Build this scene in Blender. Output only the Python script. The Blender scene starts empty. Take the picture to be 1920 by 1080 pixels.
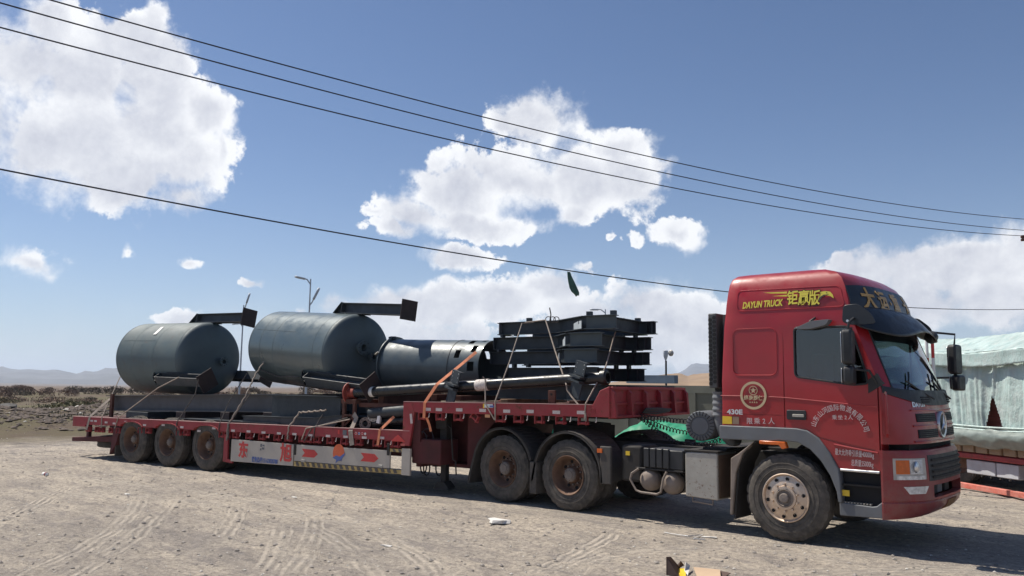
import bpy, bmesh, math, random
import numpy as np
from math import sin, cos, pi, radians
from mathutils import Vector, Matrix, noise
random.seed(7)
SC = bpy.context.scene
COL = SC.collection

# ------------------------------------------------------------------ camera
CAM = Vector((4.30, -10.15, 1.905)); YAW, PIT, ROL, FOC = -.7215, .119, .0125, 1523.
fw = Vector((sin(YAW)*cos(PIT), cos(YAW)*cos(PIT), sin(PIT)))
_r = Vector((cos(YAW), -sin(YAW), 0)); _u = _r.cross(fw)
rt = _r*cos(ROL)+_u*sin(ROL); up = -_r*sin(ROL)+_u*cos(ROL)
cd = bpy.data.cameras.new("camera"); cam = bpy.data.objects.new("camera", cd); COL.objects.link(cam)
m = Matrix.Identity(4)
for i in range(3): m[i][0], m[i][1], m[i][2], m[i][3] = rt[i], up[i], -fw[i], CAM[i]
cam.matrix_world = m
cd.sensor_width = 36; cd.lens = FOC/1920*36; cd.clip_start = .1; cd.clip_end = 30000
SC.camera = cam

# ------------------------------------------------------------------ light
SUN_EL, SUN_AZ = radians(57), radians(10.5)         # azimuth: light travels towards (cos, sin)
EXPO = 0.27
SKY_STR = .074
sl = bpy.data.lights.new("sun", "SUN"); sl.energy = 5.0; sl.angle = radians(.53); sl.color = (1, .93, .82)
so = bpy.data.objects.new("sun", sl); COL.objects.link(so)
ld = Vector((cos(SUN_AZ)*cos(SUN_EL), sin(SUN_AZ)*cos(SUN_EL), -sin(SUN_EL)))
so.rotation_euler = ld.to_track_quat('-Z', 'Y').to_euler()
SC.view_settings.view_transform = 'Standard'; SC.view_settings.look = 'None'
SC.view_settings.exposure = EXPO; SC.view_settings.gamma = 1; SC.view_settings.use_curve_mapping = False
SC.cycles.max_bounces = 8; SC.cycles.transparent_max_bounces = 12; SC.cycles.volume_bounces = 1

def ray(px, py): return fw + rt*((px-960)/FOC) - up*((py-540)/FOC)

# ------------------------------------------------------------------ sky
W = bpy.data.worlds.new("World"); SC.world = W; W.use_nodes = True
NT = W.node_tree; NT.nodes.clear()
def N(t, **kw):
    n = NT.nodes.new(t)
    for k, v in kw.items(): setattr(n, k, v)
    return n
def LK(a, b): NT.links.new(a, b)
def val(x, sock):
    if isinstance(x, (int, float, tuple)): sock.default_value = x
    else: LK(x, sock)
def M(op, a, b=0., c=0., clamp=False):
    n = N('ShaderNodeMath', operation=op, use_clamp=clamp); val(a, n.inputs[0]); val(b, n.inputs[1]); val(c, n.inputs[2]); return n.outputs[0]
def VM(op, a, b=(0, 0, 0), out=0):
    n = N('ShaderNodeVectorMath', operation=op); val(a, n.inputs[0]); val(b, n.inputs[1]); return n.outputs[out]
def SMOOTH(x, a, b):
    n = N('ShaderNodeMapRange', interpolation_type='SMOOTHSTEP'); val(x, n.inputs[0]); n.inputs[1].default_value = a; n.inputs[2].default_value = b; return n.outputs[0]
def MIXC(f, a, b):
    n = N('ShaderNodeMix', data_type='RGBA'); val(f, n.inputs[0]); val(a, n.inputs[6]); val(b, n.inputs[7]); return n.outputs[2]
sky = N('ShaderNodeTexSky', sky_type='NISHITA', sun_disc=False, sun_elevation=SUN_EL)
sky.sun_rotation = math.atan2(-ld.x, -ld.y)
sky.altitude = 1400; sky.air_density = 1.0; sky.dust_density = 1.2; sky.ozone_density = 1.6
tc = N('ShaderNodeTexCoord'); D = tc.outputs['Generated']
sx = N('ShaderNodeSeparateXYZ'); LK(D, sx.inputs[0])
az = M('ARCTAN2', sx.outputs[0], sx.outputs[1]); el = M('ARCSINE', sx.outputs[2])
cxyz = N('ShaderNodeCombineXYZ'); LK(az, cxyz.inputs[0]); LK(el, cxyz.inputs[1]); AE = cxyz.outputs[0]
def aepx(px, py):
    d = ray(px, py).normalized(); return math.atan2(d.x, d.y), math.asin(d.z)
def noise_n(vec, scale, detail=8, rough=.6, dist=0.):
    n = N('ShaderNodeTexNoise'); n.inputs['Scale'].default_value = scale; n.inputs['Detail'].default_value = detail
    n.inputs['Roughness'].default_value = rough; n.inputs['Distortion'].default_value = dist; LK(vec, n.inputs['Vector']); return n
# clouds: (centre x, y, half width, half height) in photograph pixels, turned into azimuth and elevation
CL = [(40,110,112,95),(85,45,55,60),(150,150,112,80),(240,88,76,60),(287,45,28,42),(285,150,82,78),(120,260,195,100),(-60,200,130,140),
      (290,240,120,92),(388,215,50,52),(335,320,98,78),(350,376,76,36),(240,330,122,66),(410,290,26,62),
      (60,487,62,30),(362,490,28,14),(236,471,15,12),(480,525,30,12),(330,595,46,22),
      (1010,225,85,52),(960,225,50,30),(1165,270,62,28),(1185,330,62,62),(1080,330,95,70),(960,330,130,62),(860,360,90,60),(760,400,80,38),(690,398,36,20),(730,425,60,20),(900,415,120,30),(1070,400,40,30),(1240,300,28,18),(1255,318,16,24),
      (862,482,72,24),(1275,432,42,26),(1145,440,22,12),(1192,442,20,16),(1098,508,30,14),
      (760,575,70,34),(835,575,75,40),(690,600,60,40),(900,560,60,22),(960,570,80,50),(1040,545,60,38),(1110,590,90,45),(1200,570,90,40),(1290,600,110,60),(1180,640,200,50),(780,640,200,40),(620,580,34,24),(560,590,20,16),
      (1640,520,110,40),(1740,505,110,48),(1850,500,110,45),(1900,560,160,60),(1700,570,150,50),(1980,480,120,60),
      (2400,420,300,100),(-500,300,250,120),(-700,480,300,60),(2700,560,300,60)]
wn = noise_n(D, 9., 5, .6); wv = VM('SCALE', VM('SUBTRACT', wn.outputs['Color'], (.5, .5, .5))); NT.nodes[-1].inputs[3].default_value = .06
wn2 = noise_n(D, 34., 4, .6); wv2 = VM('SCALE', VM('SUBTRACT', wn2.outputs['Color'], (.5, .5, .5))); NT.nodes[-1].inputs[3].default_value = .022
AEW = VM('ADD', VM('ADD', AE, wv), wv2)
best = None
for (cx, cy, rx, ry) in CL:
    px = min(max(cx, -400), 2500)
    a, e = aepx(px, cy); a1, e1 = aepx(px+10, cy); a2, e2 = aepx(px, cy-10)
    ra = abs(a1-a)/10*rx*1.22; re = abs(e2-e)/10*ry*1.22
    l = VM('LENGTH', VM('MULTIPLY', VM('SUBTRACT', AEW, (a, e, 0.)), (1/ra, 1/re, 0.)), out=1)
    k = M('SUBTRACT', 1., l) if rx > 44 else M('SUBTRACT', .62 if rx > 24 else .5, M('MULTIPLY', l, .75))
    best = k if best is None else M('SMOOTH_MAX', best, k, .18)
n1 = noise_n(D, 11., 9, .64, .2)
n2 = noise_n(VM('ADD', D, (.012, .004, -.020)), 11., 8, .64, .2)
nf2 = noise_n(VM('ADD', D, (.004, .002, -.006)), 48., 4, .62)   # the same billows, sampled a little away from the sun
n3 = noise_n(D, 5., 5, .55)
nf = noise_n(D, 48., 5, .62)
body = M('ADD', M('MULTIPLY', best, 1.15), M('ADD', M('MULTIPLY', M('SUBTRACT', n1.outputs[0], .5), 2.3), M('MULTIPLY', M('SUBTRACT', nf.outputs[0], .5), .8)))
# thin veil of far clouds low over the horizon, and sparse ones elsewhere round the sky
low = M('MULTIPLY', M('SUBTRACT', 1., SMOOTH(el, .0, .14)), .48)
veil = M('MULTIPLY', SMOOTH(M('ADD', n3.outputs[0], M('MULTIPLY', low, .12)), .50, .72), low)
rest = M('MULTIPLY', SMOOTH(n3.outputs[0], .56, .7), SMOOTH(el, .75, 1.0))
nsoft = noise_n(D, 13., 2, .5)
wid = M('ADD', .20, M('MULTIPLY', SMOOTH(nsoft.outputs[0], .40, .62), .75))
al = M('DIVIDE', M('ADD', body, .05), wid, clamp=True)
alpha = M('MULTIPLY', M('MULTIPLY', al, al), M('SUBTRACT', 3., M('MULTIPLY', al, 2.)))
lit = M('ADD', M('SUBTRACT', n1.outputs[0], n2.outputs[0]), M('MULTIPLY', M('SUBTRACT', nf.outputs[0], nf2.outputs[0]), .35))
n5 = noise_n(D, 6., 3, .5)
thick = SMOOTH(M('ADD', M('MULTIPLY', best, 1.1), M('MULTIPLY', M('SUBTRACT', n5.outputs[0], .5), 2.6)), .10, .80)
shade = M('ADD', M('MULTIPLY', lit, 1.25), M('SUBTRACT', 1., M('MULTIPLY', thick, .58)), clamp=True)
ccol = MIXC(shade, (.44, .46, .54, 1), (.86, .87, .89, 1))
hz = M('POWER', M('SUBTRACT', 1., M('ABSOLUTE', sx.outputs[2]), clamp=True), 9.)
sk = VM('SCALE', sky.outputs[0]); NT.nodes[-1].inputs[3].default_value = SKY_STR
SKYTINT = VM('MULTIPLY', sk, (.86, .96, 1.10))
s0 = MIXC(M('MULTIPLY', hz, .74), SKYTINT, (.47, .56, .67, 1))
s1 = MIXC(veil, s0, (.64, .68, .74, 1))
s2 = MIXC(M('MULTIPLY', rest, .7), s1, (.74, .77, .82, 1))
s3 = MIXC(M('MULTIPLY', alpha, .96), s2, ccol)
bg = N('ShaderNodeBackground'); LK(s3, bg.inputs[0]); bg.inputs[1].default_value = 1.
ow = N('ShaderNodeOutputWorld'); LK(bg.outputs[0], ow.inputs[0])
W.cycles.sampling_method = 'MANUAL'; W.cycles.sample_map_resolution = 512

# ------------------------------------------------------------------ frames and unprojection onto real planes
WB = 3.444; KP = -WB-.6; ART = .133; TY = -.055
FT = Matrix.Identity(4)
FL = Matrix.Translation((KP, TY, 0)) @ Matrix.Rotation(ART, 4, 'Z')
FLI = FL.inverted()
def T(px, py, Y=0.):
    d = ray(px, py); return CAM + d*((Y-CAM.y)/d.y)
def L(px, py, Y=0.):
    c = FLI @ CAM; d = FLI.to_3x3() @ ray(px, py); return c + d*((Y-c.y)/d.y)
def G(px, py, z=0.):
    d = ray(px, py); return CAM + d*((z-CAM.z)/d.z)
def AT(px, py, dist):
    d = ray(px, py); return CAM + d*(dist/math.hypot(d.x, d.y))

# ------------------------------------------------------------------ materials
MATS = {}
def mat(name, col, rough=.6, metal=0., var=.15, vscale=3., dust=0., dcol=(.30, .24, .18), bump=0., bscale=40., spec=.5, coat=0., stretch=None, rust=0., rcol=(.12, .045, .02), grime=None):
    if name in MATS: return MATS[name]
    mt = bpy.data.materials.new(name); mt.use_nodes = True; nt = mt.node_tree; b = nt.nodes['Principled BSDF']
    b.inputs['Roughness'].default_value = rough; b.inputs['Metallic'].default_value = metal
    b.inputs['Specular IOR Level'].default_value = spec; b.inputs['Coat Weight'].default_value = coat; b.inputs['Coat Roughness'].default_value = .08
    tcn = nt.nodes.new('ShaderNodeTexCoord'); src = tcn.outputs['Object']
    if stretch:
        mp = nt.nodes.new('ShaderNodeMapping'); mp.inputs['Scale'].default_value = stretch; nt.links.new(src, mp.inputs[0]); src = mp.outputs[0]
    def nz(s, d=6, r=.6):
        n = nt.nodes.new('ShaderNodeTexNoise'); n.inputs['Scale'].default_value = s; n.inputs['Detail'].default_value = d; n.inputs['Roughness'].default_value = r
        nt.links.new(src, n.inputs['Vector']); return n.outputs[0]
    def mx(f, a, c):
        n = nt.nodes.new('ShaderNodeMix'); n.data_type = 'RGBA'
        for x, s in ((f, n.inputs[0]), (a, n.inputs[6]), (c, n.inputs[7])):
            if isinstance(x, (float, int, tuple)): s.default_value = x
            else: nt.links.new(x, s)
        return n.outputs[2]
    def ramp(x, lo, hi, o0=0., o1=1.):
        n = nt.nodes.new('ShaderNodeMapRange'); nt.links.new(x, n.inputs[0]); n.inputs[1].default_value = lo; n.inputs[2].default_value = hi; n.inputs[3].default_value = o0; n.inputs[4].default_value = o1; return n.outputs[0]
    c1 = tuple(max(0, c*(1-var)) for c in col)+(1,); c2 = tuple(min(1, c*(1+var)) for c in col)+(1,)
    c = mx(ramp(nz(vscale), .35, .65), c1, c2)
    if dust:
        f = ramp(nz(vscale*2.3, 8, .7), .35, .75, 0., dust); c = mx(f, c, tuple(dcol)+(1,))
        rr = ramp(f, 0, max(dust, .01), rough, min(1, rough+.35)); nt.links.new(rr, b.inputs['Roughness'])
    if grime:
        sp_ = nt.nodes.new('ShaderNodeSeparateXYZ'); nt.links.new(tcn.outputs['Object'], sp_.inputs[0]); g0 = ramp(sp_.outputs[2], grime[0], grime[1], 1., 0.)
        mm_ = nt.nodes.new('ShaderNodeMath'); mm_.operation = 'MULTIPLY'; nt.links.new(g0, mm_.inputs[0]); nt.links.new(ramp(nz(5., 8, .75), .36, .62, .05, grime[2]), mm_.inputs[1]); c = mx(mm_.outputs[0], c, tuple(dcol)+(1,))
    if rust:
        f = ramp(nz(vscale*5, 9, .75), .60-.18*rust, .68, 0., 1.); c = mx(f, c, tuple(rcol)+(1,))
    nt.links.new(c, b.inputs['Base Color'])
    if bump:
        bn = nt.nodes.new('ShaderNodeBump'); bn.inputs['Strength'].default_value = bump; bn.inputs['Distance'].default_value = .02
        nt.links.new(nz(bscale, 6, .6), bn.inputs['Height']); nt.links.new(bn.outputs[0], b.inputs['Normal'])
    MATS[name] = mt; return mt
def glass_mat(name, tint, tr=.75):
    mt = bpy.data.materials.new(name); mt.use_nodes = True; nt = mt.node_tree; nt.nodes.clear()
    o = nt.nodes.new('ShaderNodeOutputMaterial'); t = nt.nodes.new('ShaderNodeBsdfTransparent'); t.inputs[0].default_value = tint+(1,)
    g = nt.nodes.new('ShaderNodeBsdfGlossy'); g.inputs['Roughness'].default_value = .03; g.inputs[0].default_value = (1, 1, 1, 1)
    fr = nt.nodes.new('ShaderNodeFresnel'); fr.inputs[0].default_value = 1.5
    m2 = nt.nodes.new('ShaderNodeMath'); m2.operation = 'ADD'; nt.links.new(fr.outputs[0], m2.inputs[0]); m2.inputs[1].default_value = 1-tr; m2.use_clamp = True
    mm = nt.nodes.new('ShaderNodeMath'); mm.operation = 'MULTIPLY'; nt.links.new(m2.outputs[0], mm.inputs[0]); mm.inputs[1].default_value = .8
    x = nt.nodes.new('ShaderNodeMixShader'); nt.links.new(mm.outputs[0], x.inputs[0]); nt.links.new(t.outputs[0], x.inputs[1]); nt.links.new(g.outputs[0], x.inputs[2]); nt.links.new(x.outputs[0], o.inputs[0])
    MATS[name] = mt; return mt
STRK2 = mat('lettering_outline', (.03, .02, .02), .6, var=.2)
CABRED = mat('cab_red_paint', (.31, .003, .009), .30, var=.10, dust=.07, dcol=(.26, .09, .07), coat=.45, vscale=1.5, grime=(1.0, 2.0, .22))
BUMPRED = mat('bumper_red_paint', (.26, .010, .018), .38, var=.12, dust=.42, dcol=(.26, .14, .11), coat=.25, vscale=4, grime=(.38, 1.0, .6))
TRED = mat('trailer_red_paint', (.32, .022, .032), .55, var=.14, dust=.35, dcol=(.33, .17, .14), rust=.35, vscale=2.)
TREDK = mat('trailer_chassis_red', (.075, .010, .013), .7, var=.25, dust=.35, dcol=(.12, .07, .05), vscale=3)
BLK = mat('black_plastic', (.016, .018, .022), .38, var=.2, dust=.12, dcol=(.1, .09, .08), vscale=4)
VIS = mat('smoked_visor', (.010, .013, .019), .28, var=.1, dust=.04, dcol=(.1, .1, .1), coat=.1)
GREYP = mat('grey_trim_plastic', (.125, .135, .15), .55, var=.1, dust=.25, dcol=(.2, .18, .16))
FEND = mat('dusty_fender_plastic', (.05, .048, .047), .75, var=.25, dust=.6, dcol=(.13, .108, .088), vscale=3, bump=.15)
RUB = mat('tyre_rubber', (.050, .046, .042), .85, var=.3, dust=.8, dcol=(.175, .150, .125), vscale=3, bump=.25, bscale=30)
RIMA = mat('dusty_aluminium', (.62, .50, .40), .34, .75, var=.12, dust=.4, dcol=(.40, .28, .19), vscale=5)
RIMB = mat('muddy_brown_steel', (.12, .065, .042), .75, var=.25, dust=.6, dcol=(.24, .15, .10), vscale=5, bump=.2)
HUBM = mat('dusty_hub_steel', (.19, .16, .14), .7, var=.2, dust=.4, dcol=(.26, .2, .16), vscale=8)
DARK = mat('dark_recess', (.010, .010, .012), .8, var=.3)
CHAS = mat('black_chassis_steel', (.02, .019, .019), .7, var=.3, dust=.5, dcol=(.07, .058, .048), vscale=4)
SIL = mat('silver_tank_paint', (.40, .385, .35), .42, .35, var=.10, dust=.4, dcol=(.34, .29, .23), vscale=3, rust=.12)
AIRT = mat('dusty_air_tank', (.20, .165, .14), .6, var=.2, dust=.5, dcol=(.27, .2, .15), vscale=6)
CHR = mat('bright_trim', (.7, .71, .73), .22, .9, var=.05, dust=.15)
LENSW = mat('lamp_lens', (.62, .63, .64), .15, .25, var=.25, vscale=25)
ORG = mat('orange_lens', (.62, .13, .02), .25, var=.12, vscale=20)
YEL = mat('yellow_reflector', (.75, .50, .03), .4, var=.08)
YELL = mat('yellow_lettering', (.82, .72, .10), .4, var=.05)
GOLD = mat('gold_lettering', (.48, .28, .07), .4, var=.1)
CREAM = mat('cream_badge', (.55, .42, .26), .45, var=.08)
WLET = mat('pale_lettering', (.58, .48, .48), .5, var=.08)
TANKG = mat('tank_grey_primer', (.078, .112, .120), .27, .15, coat=.35, var=.10, dust=.15, dcol=(.15, .155, .155), vscale=1.2, bump=.10, bscale=9, stretch=(1, 1, 1))
DISHG = mat('tank_head_grey', (.070, .10, .115), .46, .1, var=.10, dust=.2, dcol=(.12, .12, .12), vscale=1.5)
TANKM = mat('tank_matt_grey', (.080, .116, .124), .50, 0, var=.16, rust=.10, rcol=(.10, .09, .08), dust=.45, dcol=(.16, .185, .185), vscale=1.0, bump=.15, bscale=9)
SUNLITR = mat('sunlit_dusty_red', (.50, .27, .26), .7, var=.15, dust=.5, dcol=(.5, .42, .36))  # pale red stands in for sunlight along the rail tops, with some dust
BEAMF = mat('lit_front_grey', (.060, .080, .090), .45, var=.12, dust=.15, dcol=(.08, .08, .08))  # lighter than the other beams: light on the front faces put into the grey
BEAMG = mat('beam_dark_grey', (.034, .044, .055), .48, var=.12, dust=.18, dcol=(.085, .08, .075), vscale=3)
BEAMB = mat('beam_blue_black', (.024, .034, .043), .45, var=.15, dust=.15, dcol=(.05, .05, .05), vscale=3)
BEAML = mat('long_beam_grey', (.085, .09, .10), .6, var=.12, dust=.3, dcol=(.14, .12, .10), vscale=3)
SHELB = mat('black_shell_paint', (.062, .085, .097), .33, .1, coat=.2, var=.15, dust=.12, dcol=(.07, .07, .07), vscale=2, bump=.12, bscale=6)
PIPEB = mat('glossy_black_pipe', (.012, .014, .017), .22, .1, var=.1, dust=.12, dcol=(.08, .07, .06))
RUST = mat('rusty_steel', (.085, .034, .025), .85, var=.3, dust=.4, dcol=(.13, .06, .04), vscale=6)
PLATEB = mat('dark_brown_plate', (.032, .020, .020), .75, var=.2, vscale=8, bump=.2)
FLR = mat('red_oxide_flange', (.28, .05, .035), .6, var=.2, dust=.3, dcol=(.12, .05, .04), vscale=5)
WHT = mat('white_label', (.75, .75, .73), .6, var=.06)
BOARD = mat('grey_side_board', (.47, .425, .37), .6, var=.05, dust=.25, dcol=(.36, .30, .24), vscale=1.5)
SGNR = mat('sign_red', (.54, .045, .04), .5, var=.05)
SGNB = mat('sign_blue', (.09, .14, .36), .5, var=.05)
STRY = mat('stripe_yellow', (.42, .30, .11), .6, var=.15)
STRK = mat('stripe_black', (.09, .075, .065), .6, var=.2)
NOTCH = mat('lit_grey_plate', (.46, .51, .53), .5, var=.1)  # pale grey carries the sunlight on the notched plates
REFW = mat('reflector_white', (.55, .47, .45), .5, var=.15, vscale=40)
REFR = mat('reflector_red', (.55, .12, .10), .5, var=.15, vscale=40)
ORSTR = mat('orange_webbing', (.68, .24, .12), .8, var=.15, vscale=12)
ROPE = mat('grey_brown_rope', (.30, .25, .21), .85, var=.2, vscale=14)
ROPED = mat('dark_rope', (.09, .08, .075), .85, var=.25, vscale=14)
WOOD = mat('weathered_timber', (.24, .15, .09), .85, var=.25, vscale=7)
CABLE = mat('cable_black', (.014, .014, .02), .6, var=.1)
STACK = mat('stack_grey_plastic', (.055, .062, .07), .5, var=.1, dust=.2)
LAMPG = mat('lamp_grey', (.48, .52, .56), .5, var=.1)
GLASS = glass_mat('window_glass', (.28, .34, .35), .93)
GLASSW = glass_mat('windscreen_glass', (.70, .76, .78), .84)
SEATM = mat('seat_fabric', (.05, .05, .055), .9, var=.2)

# ------------------------------------------------------------------ mesh builder
OFF = {}
class MB:
    def __init__(s): s.v = []; s.f = []
    def add(s, vs, fs):
        n = len(s.v); s.v += [Vector(v) for v in vs]; s.f += [[i+n for i in f] for f in fs]; return s
    def box(s, x0, x1, y0, y1, z0, z1, mtx=None):
        vs = [Vector((x, y, z)) for z in (z0, z1) for y in (y0, y1) for x in (x0, x1)]
        if mtx: vs = [mtx @ v for v in vs]
        return s.add(vs, [(0, 2, 3, 1), (4, 5, 7, 6), (0, 1, 5, 4), (1, 3, 7, 5), (3, 2, 6, 7), (2, 0, 4, 6)])
    def prism(s, poly, y0, y1, axis='y', mtx=None):
        n = len(poly)
        def P(a, b, t): return {'y': (a, t, b), 'x': (t, a, b), 'z': (a, b, t)}[axis]
        vs = [Vector(P(a, b, y0)) for a, b in poly]+[Vector(P(a, b, y1)) for a, b in poly]
        if mtx: vs = [mtx @ v for v in vs]
        area = sum(poly[i][0]*poly[(i+1) % n][1]-poly[(i+1) % n][0]*poly[i][1] for i in range(n))
        fs = [list(range(n)), list(range(2*n-1, n-1, -1))]+[[(i+1) % n, i, i+n, (i+1) % n+n] for i in range(n)]
        flip = (area < 0) ^ (axis in ('x', 'z')) 
        if flip: fs = [f[::-1] for f in fs]
        if (y1 < y0): fs = [f[::-1] for f in fs]
        return s.add(vs, fs)
    def tube(s, pts, r, n=8, closed=False, caps=True):
        pts = [Vector(p) for p in pts]; k = len(pts); rings = []
        rr = r if isinstance(r, (list, tuple)) else [r]*k
        ref = None; base = len(s.v)
        for i, p in enumerate(pts):
            a = pts[(i-1) % k] if (closed or i > 0) else p; b = pts[(i+1) % k] if (closed or i < k-1) else p
            t = (b-a).normalized() if (b-a).length > 1e-9 else Vector((0, 0, 1))
            if ref is None: ref = Vector((0, 0, 1)) if abs(t.z) < .9 else Vector((0, 1, 0))
            q = t.cross(ref).normalized(); w = q.cross(t).normalized(); ref = w
            for j in range(n):
                an = 2*pi*j/n; s.v.append(p+(q*cos(an)+w*sin(an))*rr[i])
        for i in range(k if closed else k-1):
            for j in range(n):
                a = base+i*n+j; b = base+i*n+(j+1) % n; c = base+((i+1) % k)*n+(j+1) % n; d = base+((i+1) % k)*n+j
                s.f.append([a, b, c, d])
        if caps and not closed: s.f.append([base+j for j in range(n)][::-1]); s.f.append([base+(k-1)*n+j for j in range(n)])
        return s
    def lathe(s, prof, n=32, mtx=None, cap0=False, cap1=False, mod=None):
        """prof: (r, y) about the y axis"""
        base = len(s.v); k = len(prof)
        for i, (r, y) in enumerate(prof):
            for j in range(n):
                a = 2*pi*j/n; q = r if mod is None else mod(i, j, r)
                v = Vector((q*cos(a), y, q*sin(a))); s.v.append(mtx @ v if mtx else v)
        for i in range(k-1):
            for j in range(n):
                s.f.append([base+i*n+j, base+i*n+(j+1) % n, base+(i+1)*n+(j+1) % n, base+(i+1)*n+j])
        if cap0: s.f.append([base+j for j in range(n)][::-1])
        if cap1: s.f.append([base+(k-1)*n+j for j in range(n)])
        return s
    def cyl(s, a, b, r, n=16): return s.tube([a, b], r, n)
    def grid(s, nx, ny, fn):
        base = len(s.v)
        for j in range(ny+1):
            for i in range(nx+1): s.v.append(Vector(fn(i/nx, j/ny)))
        for j in range(ny):
            for i in range(nx):
                a = base+j*(nx+1)+i; s.f.append([a, a+1, a+nx+2, a+nx+1])
        return s
    def ribbon(s, pts, th, y0, y1):
        """open band: xz polyline with thickness th, extruded in y"""
        pts = [Vector((p[0], p[1])) for p in pts]; out = []; inn = []
        for i, p in enumerate(pts):
            a = pts[max(i-1, 0)]; b = pts[min(i+1, len(pts)-1)]; t = (b-a).normalized(); nn = Vector((-t.y, t.x))
            out.append(p+nn*th/2); inn.append(p-nn*th/2)
        n = len(pts); base = len(s.v)
        for q in (out, inn):
            for y in (y0, y1):
                for p in q: s.v.append(Vector((p.x, y, p.y)))
        o0, o1, i0, i1 = base, base+n, base+2*n, base+3*n
        for k in range(n-1):
            s.f += [[o0+k, o0+k+1, o1+k+1, o1+k], [i0+k, i1+k, i1+k+1, i0+k+1], [o0+k, i0+k, i0+k+1, o0+k+1], [o1+k, o1+k+1, i1+k+1, i1+k]]
        s.f += [[o0, o1, i1, i0], [o0+n-1, i0+n-1, i1+n-1, o1+n-1]]
        return s
    def xf(s, mtx): s.v = [mtx @ v for v in s.v]; return s
    def mesh(s, name, off=Vector((0, 0, 0))):
        me = bpy.data.meshes.new(name); me.from_pydata([tuple(v-off) for v in s.v], [], s.f); return me
    def build(s, name, mt, parent=None, bevel=0., smooth=True, loc=None, label=None, solid=0., ang=35, recalc=True):
        off = Vector(OFF[parent.name]) if parent else Vector((0, 0, 0))
        if loc is not None: off = Vector(loc)
        me = s.mesh(name, off)
        if recalc:
            bm = bmesh.new(); bm.from_mesh(me); bmesh.ops.recalc_face_normals(bm, faces=bm.faces); bm.to_mesh(me); bm.free()
        me.materials.append(mt)
        if smooth:
            me.polygons.foreach_set('use_smooth', [True]*len(me.polygons)); me.set_sharp_from_angle(angle=radians(ang))
        o = bpy.data.objects.new(name, me); COL.objects.link(o)
        if parent:
            o.parent = parent
            if loc is not None: o.location = Vector(loc)-Vector(OFF[parent.name])
        OFF[o.name] = tuple(off)
        if bevel:
            b = o.modifiers.new('bevel', 'BEVEL'); b.width = bevel; b.segments = 2; b.limit_method = 'ANGLE'; b.angle_limit = radians(40)
        if solid:
            b = o.modifiers.new('solid', 'SOLIDIFY'); b.thickness = solid
        if label: o['label'] = label
        return o
    def top(s, name, mt, frame, label, cat, group=None, kind=None, **kw):
        zs = [v.z for v in s.v]; n = len(s.v); lo = Vector((sum(v.x for v in s.v)/n, sum(v.y for v in s.v)/n, min(zs)))
        o = s.build(name, mt, None, loc=lo, **kw); o.matrix_world = frame @ Matrix.Translation(lo)
        tag(o, label, cat, group, kind); return o
def tag(o, label=None, cat=None, group=None, kind=None):
    if label: o['label'] = label
    if cat: o['category'] = cat
    if group: o['group'] = group
    if kind: o['kind'] = kind
def thing(name, label, cat, frame, loc=(0, 0, 0), group=None):
    o = bpy.data.objects.new(name, None); COL.objects.link(o); o.empty_display_size = .2
    o.matrix_world = frame @ Matrix.Translation(loc); OFF[o.name] = tuple(loc); tag(o, label, cat, group); return o
def copy_tree(o, parent=None):
    c = o.copy(); COL.objects.link(c); c.parent = parent; OFF[c.name] = OFF.get(o.name, (0, 0, 0))
    for ch in list(o.children):
        d = copy_tree(ch, c); d.matrix_parent_inverse = ch.matrix_parent_inverse.copy()
    return c
def boolean(o, cutters, op='DIFFERENCE', frame=None):
    """cut with temporary meshes and keep only the resulting mesh"""
    tmp = []
    for c in cutters:
        me = c.mesh('cut'); bm = bmesh.new(); bm.from_mesh(me); bmesh.ops.recalc_face_normals(bm, faces=bm.faces); bm.to_mesh(me); bm.free()
        t = bpy.data.objects.new('cut', me); COL.objects.link(t); tmp.append(t)
        if frame: t.matrix_world = frame
        m_ = o.modifiers.new('b', 'BOOLEAN'); m_.operation = op; m_.object = t; m_.solver = 'EXACT'
    bm = bmesh.new(); bm.from_mesh(o.data); bmesh.ops.remove_doubles(bm, verts=bm.verts, dist=1e-5); bmesh.ops.recalc_face_normals(bm, faces=bm.faces); bm.to_mesh(o.data); bm.free()
    dg = bpy.context.evaluated_depsgraph_get(); dg.update()
    nm = bpy.data.meshes.new_from_object(o.evaluated_get(dg)); o.modifiers.clear(); old = o.data; o.data = nm
    nm.polygons.foreach_set('use_smooth', [True]*len(nm.polygons)); nm.set_sharp_from_angle(angle=radians(30))
    for t in tmp: bpy.data.objects.remove(t)
    return o
def textmb(body, size=1., width=1., shear=0., bold=0., align='CENTER', extr=.002):
    c = bpy.data.curves.new('t', 'FONT'); c.body = body; c.size = size; c.align_x = align; c.offset = bold; c.resolution_u = 3; c.extrude = extr
    o = bpy.data.objects.new('t', c); COL.objects.link(o); dg = bpy.context.evaluated_depsgraph_get(); dg.update()
    me = bpy.data.meshes.new_from_object(o.evaluated_get(dg)); b = MB()
    b.v = [Vector((v.co.x*width+v.co.y*shear, v.co.y, v.co.z)) for v in me.vertices]; b.f = [list(p.vertices) for p in me.polygons]
    bpy.data.objects.remove(o); bpy.data.curves.remove(c); bpy.data.meshes.remove(me); return b
def side_text(body, x, z, size, y=-.004, ang=0., **kw):
    """lettering on a side facing -y: text x -> x, text y -> z"""
    b = textmb(body, size, **kw)
    return b.xf(Matrix.Translation((x, y, z)) @ Matrix.Rotation(-ang, 4, 'Y') @ Matrix.Rotation(pi/2, 4, 'X'))
def rrect(x0, x1, z0, z1, r, n=5):
    out = []
    for cx, cz, a0 in ((x1-r, z1-r, 0), (x0+r, z1-r, 90), (x0+r, z0+r, 180), (x1-r, z0+r, 270)):
        for i in range(n+1):
            a = radians(a0+90*i/n); out.append((cx+r*cos(a), cz+r*sin(a)))
    return out
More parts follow.
